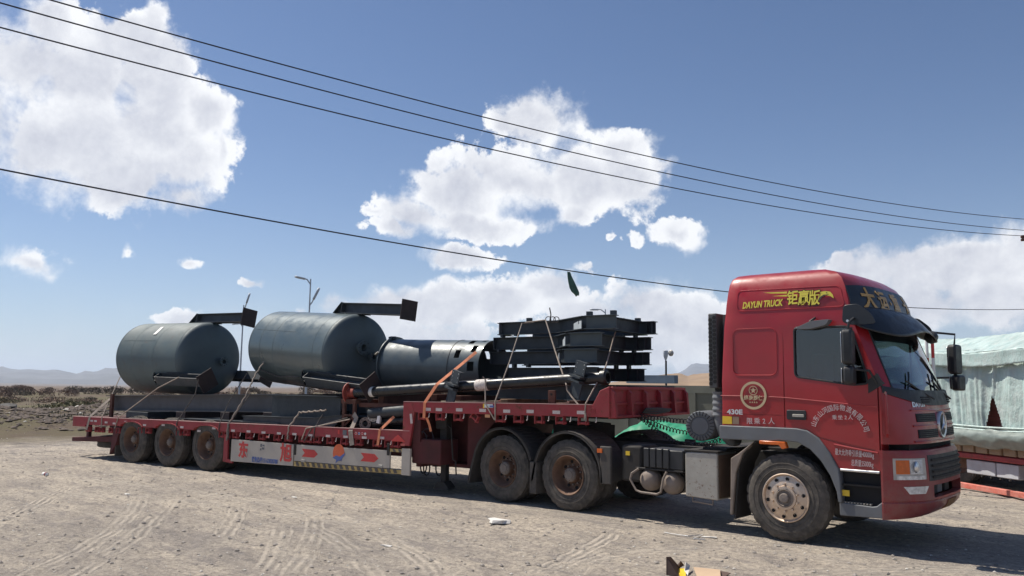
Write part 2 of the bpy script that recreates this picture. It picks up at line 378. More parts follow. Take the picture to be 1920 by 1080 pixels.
def rpoly(pts, r, n=5):
    """round the corners of a polygon"""
    out = []; k = len(pts)
    for i in range(k):
        p = Vector(pts[i]); a = (Vector(pts[i-1])-p); b = (Vector(pts[(i+1) % k])-p)
        q = r[i] if isinstance(r, (list, tuple)) else r; q = min(q, a.length*.45, b.length*.45)
        A = p+a.normalized()*q; B = p+b.normalized()*q
        for j in range(n+1):
            t = j/n; out.append(tuple(A*(1-t)**2+p*2*t*(1-t)+B*t*t))
    return out
# ================================================================== tractor
tractor = thing('semi_tractor', 'red three-axle lorry tractor with high roof and yellow lettering on its cab', 'truck', FT, (0, 0, 0))
YC, YW = 1.25, 1.23
def lerp_tab(z, tab):
    if z <= tab[0][0]: return tab[0][1:]
    for a, b in zip(tab, tab[1:]):
        if z <= b[0]:
            t = (z-a[0])/(b[0]-a[0]); return tuple(a[i]*(1-t)+b[i]*t for i in range(1, len(a)))
    return tab[-1][1:]
#        z     side  centre rear   halfw  power
TAB = [(.94, 1.180, 1.53, -.88, 1.230, 4.2), (1.22, 1.185, 1.54, -.88, 1.230, 4.2), (1.5, 1.185, 1.52, -.875, 1.230, 4.2), (1.76, 1.19, 1.48, -.87, 1.230, 4.),
       (1.90, 1.19, 1.45, -.87, 1.230, 3.6), (2.0, 1.165, 1.41, -.87, 1.230, 3.4), (2.4, 1.015, 1.24, -.85, 1.22, 3.2), (2.72, .90, 1.11, -.83, 1.215, 3.2), (2.82, .86, 1.08, -.82, 1.21, 3.2),
       (2.86, .855, 1.07, -.815, 1.205, 3.2), (3.02, .835, 1.045, -.80, 1.20, 3.1), (3.18, .80, .97, -.785, 1.175, 3.), (3.30, .75, .87, -.775, 1.14, 3.), (3.38, .66, .75, -.755, 1.09, 2.8), (3.43, .50, .58, -.72, 1.00, 2.6), (3.46, .26, .32, -.64, .84, 2.4)]
def XF(y, z):
    sX, cX, rX, hw, pw = lerp_tab(z, TAB); t = min(1, abs(y-YC)/hw); return sX+(cX-sX)*(1-t**pw)
def ring(z, inset=0., nf=28):
    sX, cX, rX, hw, pw = lerp_tab(z, TAB); hw -= inset; P = []
    R = rX+inset
    for i in range(4): a = pi/2*i/3; P.append((R+.05*(1-sin(a)), YC-hw+.05*(1-cos(a)) if i < 3 else YC-hw))
    P = [(R, YC-hw+.05), (R+.015, YC-hw+.015), (R+.05, YC-hw)]
    n = 12
    for i in range(1, n): P.append((R+.05+(sX-inset-R-.05)*i/n, YC-hw))
    for i in range(nf+1):
        t = -cos(pi*i/nf); y = YC+hw*t; P.append((sX-inset+(cX-sX)*(1-abs(t)**pw), y))
    for i in range(n-1, 0, -1): P.append((R+.05+(sX-inset-R-.05)*i/n, YC+hw))
    P += [(R+.05, YC+hw), (R+.015, YC+hw-.015), (R, YC+hw-.05)]
    return P
def loft(zs, inset=0.):
    b = MB(); n = None
    for z in zs:
        r = ring(z, inset); n = len(r)
        for x, y in r: b.v.append(Vector((x, y, z)))
    for k in range(len(zs)-1):
        for j in range(n): b.f.append([k*n+j, k*n+(j+1) % n, (k+1)*n+(j+1) % n, (k+1)*n+j])
    b.f.append(list(range(n))[::-1]); b.f.append([(len(zs)-1)*n+j for j in range(n)])
    return b
ZS = [.94, 1.22, 1.5, 1.76, 1.84, 1.90, 1.95, 2.0, 2.2, 2.4, 2.56, 2.72, 2.82, 2.86, 2.94, 3.02, 3.10, 3.18, 3.24, 3.30, 3.34, 3.38, 3.41, 3.43, 3.445, 3.46]
arch_cut = MB().prism([(-1.2, .8), (-1.2, 1.40), (-.1, 1.41), (.28, 1.40), (.42, 1.31), (.56, 1.12), (.66, .95), (.70, .8)], -.5, 3)
inner = loft([1.30, 1.5, 1.76, 1.90, 2.0, 2.4, 2.72, 2.86, 3.18, 3.3], .05)
win_poly = rpoly([(.155, 2.055), (.88, 1.955), (1.045, 1.975), (1.03, 2.10), (.865, 2.67), (.16, 2.68)], [.06, .05, .03, .05, .09, .06])
sidewin = MB().prism(win_poly, -.5, 3)
ws_cut = MB().prism(rpoly([(.16, 1.89), (2.34, 1.89), (2.28, 2.70), (.22, 2.70)], .05), .74, 2., 'x')
lowcut = MB().box(.6, 2, -1, 3.5, .8, .955)
cab = loft(ZS).build('cab', CABRED, tractor)
seams = []
seams.append(MB().box(-1.2, .90, -.5, .034, 2.812, 2.828)); seams.append(MB().box(-1.2, .86, -.5, .036, 2.868, 2.880))
seams.append(MB().box(-1.2, 1.0, -.5, .034, 2.765, 2.776))
seams.append(MB().box(.004, .018, -.5, .034, 1.38, 2.79)); seams.append(MB().box(1.150, 1.166, -.5, .06, .94, 2.02))
seams.append(MB().box(-1.2, .01, -.5, .030, 1.560, 1.568))
pan = MB().prism(rrect(-.69, -.08, 2.07, 2.685, .09), -.5, .033); pan2 = MB().prism(rpoly([(-.625, 2.93), (.80, 2.92), (.74, 3.185), (-.62, 3.205)], .07), -.5, .050)
slot = MB().prism([(.40, 1.325), (1.10, 1.20), (1.10, 1.15), (.45, 1.30)], -.5, .034)
frontcut = MB().box(1.172, 2.2, -.5, 3, .8, 1.268)
boolean(cab, [arch_cut, lowcut, frontcut, inner, sidewin, ws_cut]+seams+[pan, pan2, slot])
# raised crease lines of the door and the sleeper
def crease(p, parent=cab, r=.007):
    return MB().tube([(x, .020, z) for x, z in p], r, 6).build('crease', CABRED, parent)
crease([(-.87, 1.80), (-.3, 1.80), (.02, 1.79), (.6, 1.745), (1.14, 1.70)])
crease([(.62, 1.235), (.9, 1.195), (1.13, 1.165)], r=.013)
for pl_ in (rrect(-.69, -.08, 2.07, 2.685, .09, 8), rpoly([(-.625, 2.93), (.80, 2.92), (.74, 3.185), (-.62, 3.205)], .07, 8)):
    yy_ = lambda z: YC-lerp_tab(z, TAB)[3]+.003
    MB().tube([(x, yy_(z), z) for x, z in pl_], .010, 6, closed=True).build('pressed_edge', CABRED, cab)
# door handle
dh = MB().prism(rrect(.04, .29, 1.515, 1.635, .02), .004, .03).build('door_handle', BLK, cab, bevel=.004)
MB().prism(rrect(.12, .27, 1.55, 1.585, .012), -.012, .006).build('pull', SIL, dh, bevel=.003) if False else MB().prism(rrect(.12, .27, 1.55, 1.585, .012), -.012, .006).build('handle_pull', SIL, tractor, bevel=.003)
# side window: rubber seal, pane, and the far pane
for side, yy in ((0, .045), (1, 2.455)):
    seal = MB(); pp = win_poly; n = len(pp); c = Vector((sum(p[0] for p in pp)/n, sum(p[1] for p in pp)/n))
    seal.tube([(p[0], yy-.018 if side == 0 else yy+.018, p[1]) for p in pp], .014, 6, closed=True)
    w_ = seal.build('side_window', BLK, tractor)
    MB().prism([tuple(c+(Vector(p)-c)*1.0) for p in pp], yy-.003, yy+.003).build('pane', GLASS, w_, smooth=False)
    MB().box(.86, .885, yy-.012, yy+.012, 1.97, 2.66).build('window_divider', BLK, w_)
# windscreen follows the curved front
ws = MB().grid(20, 10, lambda u, v: (XF(.15+2.2*u, 1.88+.83*v)-.018, .15+2.2*u, 1.88+.83*v)).build('windscreen', GLASSW, tractor, ang=60)
MB().tube([(XF(y, z)-.004, y, z) for y, z in rpoly([(.16, 1.89), (2.34, 1.89), (2.28, 2.70), (.22, 2.70)], .05, 6)], .014, 6, closed=True).build('windscreen_seal', BLK, tractor)
MB().grid(16, 3, lambda u, v: (XF(.19+2.12*u, 2.50+.19*v)-.035, .19+2.12*u, 2.50+.19*v)).build('windscreen_shade', DARK, tractor, ang=60)
# black cowl under the windscreen
def fpatch(y0, y1, z0, z1, off, nu=24, nv=4, edge=None, th=.012):
    """a shell lying on the cab front between y0..y1, z0..z1 (edge(u) gives z0, z1)"""
    b = MB()
    def fn(u, v, o):
        y = y0+(y1-y0)*u; a, c = edge(u) if edge else (z0, z1); z = a+(c-a)*v; return (XF(y, z)+o, y, z)
    b.grid(nu, nv, lambda u, v: fn(u, v, off)); n = len(b.v); k = len(b.f)
    b.grid(nu, nv, lambda u, v: fn(u, v, off-th))
    b.f[k:] = [f[::-1] for f in b.f[k:]]
    W_ = nu+1
    for i in range(nu): b.f.append([i+1, i, n+i, n+i+1]); q = nv*W_+i; b.f.append([q, q+1, n+q+1, n+q])
    for j in range(nv): a = j*W_; b.f.append([a, a+W_, n+a+W_, n+a]); a = j*W_+nu; b.f.append([a+W_, a, n+a, n+a+W_])
    return b
cowl = fpatch(.03, 2.47, 0, 0, .016, 30, 5, edge=lambda u: (1.72+.15*abs(2*u-1)**3, 1.905+.05*abs(2*u-1)**6)).build('wiper_cowl', BLK, tractor)
for yy in (.62, 1.75):
    for k in range(3):
        fpatch(yy, yy+.26, 1.755+k*.028, 1.770+k*.028, .024, 6, 1).build('vent_slit', DARK, cowl)
for (a, b_) in (((1.0, 1.80), (.42, 2.02)), ((1.85, 1.80), (1.35, 2.03))):
    arm = MB(); arm.tube([(XF(a[0], a[1])+.05, *a), (XF(.5*(a[0]+b_[0]), 2.05)+.05, .5*(a[0]+b_[0]), .5*(a[1]+b_[1])), (XF(*b_)+.02, *b_)], .012, 6); w_ = arm.build('wiper', BLK, tractor)
    bl = MB(); p0, p1 = (b_[0]-.12, b_[1]-.22), (b_[0]+.20, b_[1]+.10); bl.tube([(XF(p0[0]+(p1[0]-p0[0])*t, p0[1]+(p1[1]-p0[1])*t)+.006, p0[0]+(p1[0]-p0[0])*t, p0[1]+(p1[1]-p0[1])*t) for t in (0, .25, .5, .75, 1)], .011, 6); bl.build('wiper_blade', BLK, w_)
# roof sign panel and lettering, sun visor with lamps
sign = fpatch(.07, 2.43, 0, 0, .014, 28, 6, edge=lambda u: (2.80, 3.215-.03*abs(2*u-1)**4)).build('roof_sign', VIS, tractor)
def front_text(body, y, z, size, off, mt, parent, **kw):
    b = textmb(body, size, **kw)
    b.v = [Vector((XF(y+v.x, z+v.y)+off+v.z, y+v.x, z+v.y)) for v in b.v]; return b.build('lettering', mt, parent, smooth=False)
for ch, yy, sz in (('大', .40, .29), ('运', .76, .28), ('·', 1.0, .26), ('重', 1.24, .28), ('卡', 1.72, .28)):
    front_text(ch, yy, 2.93, sz, .020, GOLD, sign, bold=.008)
def visor_fn(u, v):
    y = -.02+2.54*u; t = abs(2*u-1); ins = .5*(1+cos(pi*min(1, max(0, (t-.55)/.45))))
    x0 = XF(min(max(y, .03), 2.47), 2.90)+.02; x1 = XF(min(max(y, .03), 2.47), 2.72)+.07+.23*(1-t**5)
    z0 = 2.93-.03*t**4; z1 = 2.60+.085*t**6+.05*cos(t*4.5)
    return (x0+(x1-x0)*(v**1.15), y, z0+(z1-z0)*v+.05*sin(pi*v)*(1-t**3))
vis = MB().grid(40, 10, visor_fn)
vo = vis.build('sun_visor', VIS, tractor, solid=.012, ang=60)
for yy, s_ in ((-.012, -1), (2.512, 1)):   # side wings of the visor
    MB().prism(rpoly([(.78, 2.72), (.80, 2.93), (.98, 2.94), (1.14, 2.80), (1.18, 2.69), (.90, 2.68)], .05), yy-.008, yy+.008).build('visor_wing', VIS, vo, bevel=.004)
MB().tube([(.85, -.022, 2.735), (.85, -.030, 2.735)], .016, 10).build('visor_bolt', CHR, vo)
for yy in (2.0,):
    lm = MB().lathe([(0, -.05), (.05, -.045), (.085, -.01), (.09, .04), (.06, .10), (0, .12)], 18, Matrix.Translation((visor_fn((yy+.02)/2.54, 1)[0]-.05, yy, 2.615)) @ Matrix.Rotation(pi/2, 4, 'Z') @ Matrix.Rotation(.4, 4, 'X')).build('visor_lamp', BLK, vo)
# front emblem, name plate, grilles
for r_ in ((1.625, 1.525), (1.435, 1.335)):
    for (ya, yb) in ((.44, 1.06), (1.44, 2.06)):
        g = fpatch(ya, yb, r_[1], r_[0], .006, 8, 2, th=.02).build('upper_grille', DARK, tractor)
        for k in range(4): fpatch(ya+.02, yb-.02, r_[1]+.012+k*.023, r_[1]+.020+k*.023, .010, 8, 1, th=.006).build('grille_slat', BLK, g)
for z_ in (1.665, 1.48, 1.295):
    MB().tube([(XF(y, z_)+.004, y, z_) for y in np.linspace(.36, 2.14, 19)], .011, 6).build('grille_crease', CABRED, tractor)
front_text('DAYUN', .56, 1.705, .085, .008, CHR, tractor, bold=.003, width=1.05)
em = MB().lathe([(.13, -.012), (.16, -.02), (.165, -.008), (.165, .03)], 40, Matrix.Translation((XF(1.25, 1.48)+.01, 1.25, 1.48)) @ Matrix.Rotation(-pi/2, 4, 'Z') @ Matrix.Rotation(pi, 4, 'Z')).build('front_emblem', CHR, tractor)
MB().lathe([(0, 0), (.15, 0)], 30, Matrix.Translation((XF(1.25, 1.48)+.018, 1.25, 1.48)) @ Matrix.Rotation(-pi/2, 4, 'Z')).build('emblem_disc', BLK, em)
st = MB(); xx = XF(1.25, 1.48)+.03
for a in (90, 210, 330):
    q = radians(a); t = Vector((cos(q), sin(q))); n_ = Vector((-t.y, t.x))*.028
    st.add([(xx, 1.25+n_.x, 1.48+n_.y), (xx, 1.25-n_.x, 1.48-n_.y), (xx+.004, 1.25+t.x*.14, 1.48+t.y*.14), (xx+.02, 1.25, 1.48)], [(0, 3, 2), (3, 1, 2), (0, 2, 1)])
st.build('emblem_star', CHR, em, smooth=False)
# grab bar on the front corner
gb = MB().tube([(1.245, .005, 1.87), (1.255, -.035, 1.84), (1.262, -.04, 1.60), (1.262, -.04, 1.40), (1.25, .01, 1.36)], .017, 8); gb.tube([(1.262, -.04, 1.62), (1.235, .03, 1.62)], .014, 6); gb.build('grab_bar', CABRED, tractor)
# ------------------------------------------------ bumper: lofted with openings
BT = [(.40, 1.16, 1.42), (.44, 1.165, 1.50), (.52, 1.17, 1.575), (.60, 1.175, 1.60), (.62, 1.175, 1.60), (.80, 1.18, 1.60), (1.0, 1.18, 1.59), (1.15, 1.185, 1.575), (1.195, 1.185, 1.545)]
def XB(y, z):
    a, c = lerp_tab(z, BT); t = min(1, abs(y-YC)/1.245); return a+(c-a)*(1-t**3.8)
bz = [.40, .42, .46, .52, .585, .60, .615, .70, .85, 1.0, 1.12, 1.165, 1.195]
bb = MB(); NB = 40
for z in bz:
    ins = .014 if abs(z-.60) < .01 else 0
    zz = [(XB(YC-1.245*cos(pi*i/NB), z)-ins, YC-1.245*cos(pi*i/NB), z) for i in range(NB+1)]
    zz = [(1.155, YC-1.245+ins, z)]+zz+[(1.155, YC+1.245-ins, z), (1.155, YC+1.16, z)]+[(x-.09, YC+(y-YC)*.93, z) for x, y, z in zz[-6:5:-4]]+[(1.155, YC-1.16, z)]
    bb.v += [Vector(q) for q in zz]; nbr = len(zz)
for k in range(len(bz)-1):
    for j in range(nbr): bb.f.append([k*nbr+j, k*nbr+(j+1) % nbr, (k+1)*nbr+(j+1) % nbr, (k+1)*nbr+j])
bb.f.append(list(range(nbr))[::-1]); bb.f.append([(len(bz)-1)*nbr+j for j in range(nbr)])
bump = bb.build('bumper', BUMPRED, tractor)
boolean(bump, [MB().prism(rrect(.62, 1.88, .64, .785, .02), 1.30, 2, 'x')])
def bpatch(y0, y1, z0, z1, off, nu=10, nv=3, th=.012, skew=None):
    b = MB()
    def fn(u, v, o):
        a, c = (y0, y1) if not skew else (y0+skew[0]*(1-v), y1+skew[1]*(1-v)); y = a+(c-a)*u; z = z0+(z1-z0)*v; return (XB(y, z)+o, y, z)
    b.grid(nu, nv, lambda u, v: fn(u, v, off)); n = len(b.v); k = len(b.f); b.grid(nu, nv, lambda u, v: fn(u, v, off-th)); b.f[k:] = [f[::-1] for f in b.f[k:]]; W_ = nu+1
    for i in range(nu): b.f.append([i+1, i, n+i, n+i+1]); q = nv*W_+i; b.f.append([q, q+1, n+q+1, n+q])
    for j in range(nv): a = j*W_; b.f.append([a, a+W_, n+a+W_, n+a]); a = j*W_+nu; b.f.append([a+W_, a, n+a, n+a+W_])
    return b
gr = bpatch(.53, 1.97, .835, 1.135, .004, 20, 3, .03).build('lower_grille', BLK, tractor)
for k in range(4): bpatch(.60, 1.90, .865+k*.066, .893+k*.066, .020, 20, 1, .02).build('grille_slat', CHAS, gr)
MB().box(1.36, 1.42, .66, 1.84, .64, .785).build('intercooler', DARK, bump)
for yy in (.78, 1.05, 1.38): MB().box(1.42, 1.50, yy, yy+.20, .65, .76).build('tow_lamp', CHAS if yy != 1.05 else GREYP, bump, bevel=.01)
HLF = mat('headlight_housing', (.42, .40, .38), .3, .5, var=.15, dust=.3)
def lamp_on(sgn):
    Y = lambda y: y if sgn < 0 else 2.5-y
    ya, yb = sorted((Y(.085), Y(.47)))
    h = bpatch(ya, yb, .860, 1.105, .006, 10, 3, .02).build('headlight', HLF, tractor)
    q = sorted((Y(.105), Y(.235))); bpatch(q[0], q[1], .925, 1.085, .012, 5, 3, .008).build('indicator', ORG, h)
    q = sorted((Y(.245), Y(.41))); bpatch(q[0], q[1], .925, 1.09, .012, 6, 3, .008).build('lamp_glass', LENSW, h)
    cy = Y(.325); MB().lathe([(0, -.02), (.035, -.016), (.062, -.004), (.07, .01)], 20, Matrix.Translation((XB(cy, 1.005)+.012, cy, 1.005)) @ Matrix.Rotation(pi/2, 4, 'Z')).build('lamp_bulb', CHR, h)
    q = sorted((Y(.11), Y(.44))); bpatch(q[0], q[1], .860, .905, .012, 8, 2, .008).build('side_lamp', LENSW, h)
    q = sorted((Y(.17), Y(.50))); bpatch(q[0], q[1], .695, .780, .005, 8, 3, .014, skew=(.06, -.06)).build('fog_lamp', LENSW, tractor)
lamp_on(-1); lamp_on(1)
pl = bpatch(1.13, 1.50, .455, .575, .012, 4, 2, .01).build('number_plate', mat('rusty_plate', (.34, .17, .06), .7, var=.2, rust=.8, vscale=8), tractor)
# dark gap, radiator block and the cab floor
MB().prism([(YC-.95, 1.13), (YC+.95, 1.13), (YC+.95, 1.30), (YC-.95, 1.30)], .9, 1.40, 'x').build('radiator', DARK, tractor)
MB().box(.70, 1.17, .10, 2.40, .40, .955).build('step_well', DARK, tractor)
for yy, nm in ((.02, 0), (2.18, 1)):
    s1 = MB().prism([(.66, .395), (.66, .55), (1.04, .535), (1.09, .545), (1.155, .60), (1.155, .41)], yy, yy+.30).build('step', CHAS if nm else GREYP, tractor, bevel=.01)
    tr_ = MB()
    for k in range(10): tr_.box(.68+k*.036, .70+k*.036, yy+.02, yy+.28, .548, .562)
    o_ = tr_.build('step_tread', SIL, s1); o_['kind'] = 'stuff'
    MB().box(.70, 1.14, yy+.02, yy+.2, .755, .775).build('upper_step', CHAS, tractor)
MB().cyl((.69, .02, .938), (1.14, .02, .938), .017).build('sill_trim', CHR, tractor)
MB().box(.69, .78, .03, .036, .63, .70).build('step_reflector', YEL, tractor)
# wheel arch trim
arch = [(-.885, 1.315), (-.2, 1.315), (.10, 1.32), (.24, 1.28), (.36, 1.20), (.47, 1.08), (.56, .95), (.62, .80), (.645, .62)]
ap = [(-.885, 1.405), (-.1, 1.41), (.16, 1.41), (.30, 1.39), (.44, 1.305), (.575, 1.13), (.675, .945), (.69, .80), (.70, .55), (.655, .55), (.64, .68), (.57, .86), (.46, 1.03), (.33, 1.16), (.18, 1.235), (-.05, 1.25), (-.2, 1.23), (-.885, 1.225)]
for y0, y1 in ((-.01, .16), (2.34, 2.51)):
    MB().prism(ap, y0, y1).build('wheel_arch', GREYP, tractor, bevel=.012)
MB().prism([(-.32, 1.19), (-.32, 1.235), (.02, 1.235), (.045, 1.16), (-.02, 1.14), (-.06, 1.19)], -.03, .05).build('side_lamp', ORG, tractor, bevel=.008)
for (y0, y1) in ((-.01, .48), (2.02, 2.51)):
    MB().ribbon([(.52, 1.10), (.30, 1.27), (0, 1.34), (-.28, 1.30), (-.50, 1.14), (-.63, .90), (-.66, .62), (-.68, .40), (-.70, .20)], .02, y0+.03, y1).build('front_mudguard', CHAS, tractor)
    MB().prism([(-.40, 1.22), (-.56, 1.05), (-.66, .80), (-.685, .60), (-.72, .25), (-.755, .25), (-.74, .62), (-.73, .98), (-.62, 1.05)], y0, y0+.10).build('mudguard_edge', AIRT if y0 < 1 else CHAS, tractor, bevel=.01)
# interior
MB().box(.80, 1.22, .15, 2.35, 1.40, 1.80).build('dashboard', SEATM, tractor, bevel=.05)
MB().grid(2, 2, lambda u, v: (-.80+1.9*u, .10+2.3*v, 1.32)).build('cab_floor', DARK, tractor)
for yy in (.35, 1.65):
    s_ = MB().box(-.15, .38, yy, yy+.5, 1.55, 1.75).build('seat', SEATM, tractor, bevel=.05)
    MB().box(-.28, -.10, yy, yy+.5, 1.70, 2.42).build('seat_back', SEATM, s_, bevel=.06)
swm = Matrix.Translation((.78, .62, 1.93)) @ Matrix.Rotation(-.9, 4, 'Y')
sw = MB().tube([swm @ Vector((.21*cos(a), .21*sin(a), 0)) for a in np.linspace(0, 2*pi, 28, endpoint=False)], .016, 6, closed=True); sw.tube([swm @ Vector((-.2, 0, 0)), swm @ Vector((.2, 0, 0))], .014, 6); sw.tube([swm @ Vector((0, 0, 0)), swm @ Vector((0, 0, -.3))], .03, 8); sw.build('steering_wheel', SEATM, tractor)
MB().box(-.86, -.80, .1, 2.4, 1.35, 2.9).build('cab_curtain', SEATM, tractor)
# mirrors
def mirror(sgn):
    yb = -.20 if sgn < 0 else 2.70; s = sgn
    e = T(1590, 651, yb) if sgn < 0 else T(1790, 674, yb); e2 = T(1591, 704, yb) if sgn < 0 else T(1795, 718, yb)
    rot = Matrix.Rotation(radians(8*-s), 4, 'Z')
    def shell(c, w, h, nm, par=None):
        b = MB().prism(rrect(-w/2, w/2, -h/2, h/2, .05), -.05, .06, 'x'); b.xf(Matrix.Translation(c) @ rot); return b.build(nm, BLK, tractor, bevel=.025)
    mm = shell(Vector((e.x, yb, e.z)), .25, .42, 'mirror'); m2 = shell(Vector((e2.x+.01, yb, e2.z)), .25, .22, 'wide_mirror')
    for o_, c, w, h in ((mm, e, .21, .37), (m2, e2, .21, .18)):
        MB().prism(rrect(-w/2, w/2, -h/2, h/2, .03), -.062, -.056, 'x').xf(Matrix.Translation((c.x, yb, c.z)) @ rot).build('mirror_glass', CHR, o_)
    yi = .03 if sgn < 0 else 2.47; sy = -1 if sgn < 0 else 1
    a = MB(); a2 = MB(); a3 = MB(); a.tube([(.90, yi, 2.74), (.93, yi+sy*.08, 2.76), (e.x+.02, yb, 2.70), (e.x, yb, e.z+.18)], .016, 8)
    a2.tube([(e.x, yb, e.z-.15), (e.x, yb, e2.z+.05)], .022, 8); a3.tube([(e.x, yb, e2.z+.08), (1.08, yi+sy*.05, e2.z+.06), (1.16, yi, 1.96)], .016, 8); a.build('mirror_arm', BLK, tractor); a2.build('mirror_arm', BLK, tractor); a3.build('mirror_arm', BLK, tractor)
mirror(-1); mirror(1)
MB().prism(rpoly([(.20, 2.655), (.42, 2.745), (.66, 2.76), (.61, 2.69), (.40, 2.645)], .03), -.10, .02).build('door_top_mirror', GREYP, tractor, bevel=.02)
MB().tube([(.44, .01, 2.79), (.44, -.05, 2.77), (.40, -.06, 2.74)], .015, 6).build('mirror_bracket', BLK, tractor)
MB().prism([(1.05, 1.86), (1.24, 1.98), (1.20, 2.02), (1.16, 2.10), (1.05, 2.02)], .012, .035).build('mirror_base', BLK, tractor)
# lettering on the near side
def slet(body, px, py, size, mt, ang=0., y=.0135, nm='lettering', **kw):
    p = T(px, py, .02); return side_text(body, p.x, p.z, size, y, ang, **kw).build(nm, mt, tractor, smooth=False)
slet('DAYUN TRUCK', 1427, 575.5, .118, YELL, ang=.02, y=.044, bold=.004, width=.66, shear=.2)
for ch, px in (('钜', 1484), ('赢', 1505), ('版', 1525)):
    slet(ch, px, 568.5, .195, STRK2, ang=.02, y=.047, bold=.013, width=.76, shear=.1); slet(ch, px, 568.5, .195, YELL, ang=.02, y=.041, bold=.004, width=.76, shear=.1)
def flat_side(pts, y, mt, nm, par=tractor, th=.003):
    P = [T(px, py, .02) for px, py in pts]; return MB().prism([(p.x, p.z) for p in P], y, y+th).build(nm, mt, par, smooth=False)
flat_side([(1430, 548.5), (1474, 546.5), (1474, 550), (1446, 550)], .043, YELL, 'stripe'); flat_side([(1446, 555), (1474, 552.5), (1474, 555.5)], .043, YELL, 'stripe')
flat_side([(1536, 547), (1545, 545.5), (1555, 546.5), (1560, 552), (1562, 559), (1556, 555), (1548, 553.5), (1540, 556), (1535, 562), (1533, 560), (1537, 552)], .043, YELL, 'eagle_head')
flat_side([(1532, 563), (1536, 557), (1543, 552), (1553, 552), (1546, 554), (1540, 557), (1535, 564)], .040, STRK, 'eagle_outline')
flat_side([(1548, 547.5), (1550, 548), (1549.5, 549.5), (1547.5, 549)], .040, STRK, 'eagle_eye')
for ch, px in (('限', 1406), ('乘', 1420), ('2', 1433), ('人', 1447)): slet(ch, px, 794, .088, WLET)
slet('430E', 1378.5, 776.5, .088, CHR, y=.010, bold=.003, width=1.25)
flat_side([(1355, 780), (1372.5, 781), (1373, 795), (1355, 794.5)], .012, YEL, 'reflector')
flat_side([(1374, 781), (1386, 781.5), (1386, 795.5), (1374, 795)], .013, mat('faded_label', (.25, .17, .12), .6), 'faded_label')
bc = T(1413, 741.5, .02)
RB = Matrix.Translation((bc.x, .012, bc.z))
badge = MB().lathe([(.150, 0), (.150, -.003), (.182, -.003), (.182, 0)], 48, RB).build('round_badge', CREAM, tractor)
MB().lathe([(.052, 0), (.052, -.003), (.060, -.003), (.060, 0)], 24, Matrix.Translation((bc.x, .012, bc.z+.065))).build('badge_ring', CREAM, badge)
s_ = MB()
for k in range(5):
    a = pi/2+2*pi*k/5; q = .045
    s_.add([(bc.x+q*cos(a), .010, bc.z+.065+q*sin(a)), (bc.x+.018*cos(a+.6), .010, bc.z+.065+.018*sin(a+.6)), (bc.x, .010, bc.z+.065), (bc.x+.018*cos(a-.6), .010, bc.z+.065+.018*sin(a-.6))], [(0, 1, 2, 3)])
s_.build('badge_star', CREAM, badge, smooth=False)
side_text('终身质保', bc.x, bc.z-.055, .066, .010, 0, bold=.002).build('lettering', CREAM, badge, smooth=False)
side_text('★★★★', bc.x, bc.z-.10, .032, .010, 0).build('lettering', CREAM, badge, smooth=False)
name_ = '山东山河国际物流有限公司'
cpx = [(1525, 793), (1529.5, 783), (1537, 774), (1546.5, 767.5), (1556.5, 763.5), (1568, 761.5), (1580, 762), (1592.5, 765.5), (1603, 772), (1613, 780), (1620.5, 791), (1626, 803)]
for i, ch in enumerate(name_):
    a = pi*.40*(1-2*i/11); p = T(cpx[i][0], cpx[i][1]+1, .02)
    t = textmb(ch, .082, width=.85); t.v = [v-Vector((0, .04, 0)) for v in t.v]
    t.xf(Matrix.Translation((p.x, .0135, p.z)) @ Matrix.Rotation(-a, 4, 'Y') @ Matrix.Rotation(pi/2, 4, 'X')).build('lettering', WLET, tractor, smooth=False)
for ch, px in (('乘', 1565), ('坐', 1576), ('2', 1586), ('人', 1595)): slet(ch, px, 786, .062, WLET)
slet('最大允许牵引质量40000kg', 1602, 855, .085, WLET, width=.47, ang=-.03)
slet('总质量25000kg', 1617, 874, .085, WLET, width=.47, ang=-.02)
# ------------------------------------------------ chassis, tanks, boxes
for yy in (.82, 1.60): MB().box(-5.7, 1.15, yy, yy+.08, .78, 1.04).build('chassis_rail', CHAS, tractor, bevel=.01)
for xx in (-.9, -2.2, -3.0, -3.9, -5.4): MB().box(xx, xx+.10, .84, 1.66, .80, 1.0).build('cross_member', CHAS, tractor)
MB().box(-1.3, -.95, .3, 2.2, 1.03, 1.08).build('rear_platform', CHAS, tractor)
fw_ = MB().prism([(-.75, 0), (.55, 0), (.55, .22), (.2, .42), (-.45, .42), (-.75, .15)], 1.24, 1.30, 'z'); fw_.v = [Vector((v.x+KP, v.y+1.03, v.z)) for v in fw_.v]; fw_.build('fifth_wheel', CHAS, tractor)
MB().box(KP-.35, KP+.35, .84, 1.66, 1.04, 1.25).build('fifth_wheel_mount', CHAS, tractor)
MB().prism([(-.5, -1.4), (1.2, -1.05), (1.2, -1.0), (-.5, -1.0)], 0, 1).build('x', CHAS) if False else None
sb = MB().prism(rpoly([(-1.43, .42), (-.945, .405), (-.945, 1.03), (-1.43, 1.02)], [.02, .02, .03, .05]), .03, .62).build('silver_tank', SIL, tractor, bevel=.015)
MB().box(-1.44, -.93, .02, .64, 1.030, 1.055).build('tank_lid', CHAS, sb, bevel=.005)
MB().box(-.942, -.936, .06, .60, .43, 1.0).build('tank_end', mat('dusty_brown_panel', (.13, .085, .06), .8, var=.2), sb)
MB().tube([(-1.33, .05, .42), (-1.33, .05, .36), (-1.03, .05, .345), (-1.03, .05, .41)], .012, 6).build('tank_step', AIRT, sb)
bt = MB().box(-2.14, -1.50, .10, .60, .745, 1.02).build('battery_box', BLK, tractor, bevel=.02)
for k in range(4): MB().prism(rrect(-2.13+k*.108, -2.04+k*.108, .76, 1.03, .01), .075, .115).build('battery_rib', BLK, bt, bevel=.01)
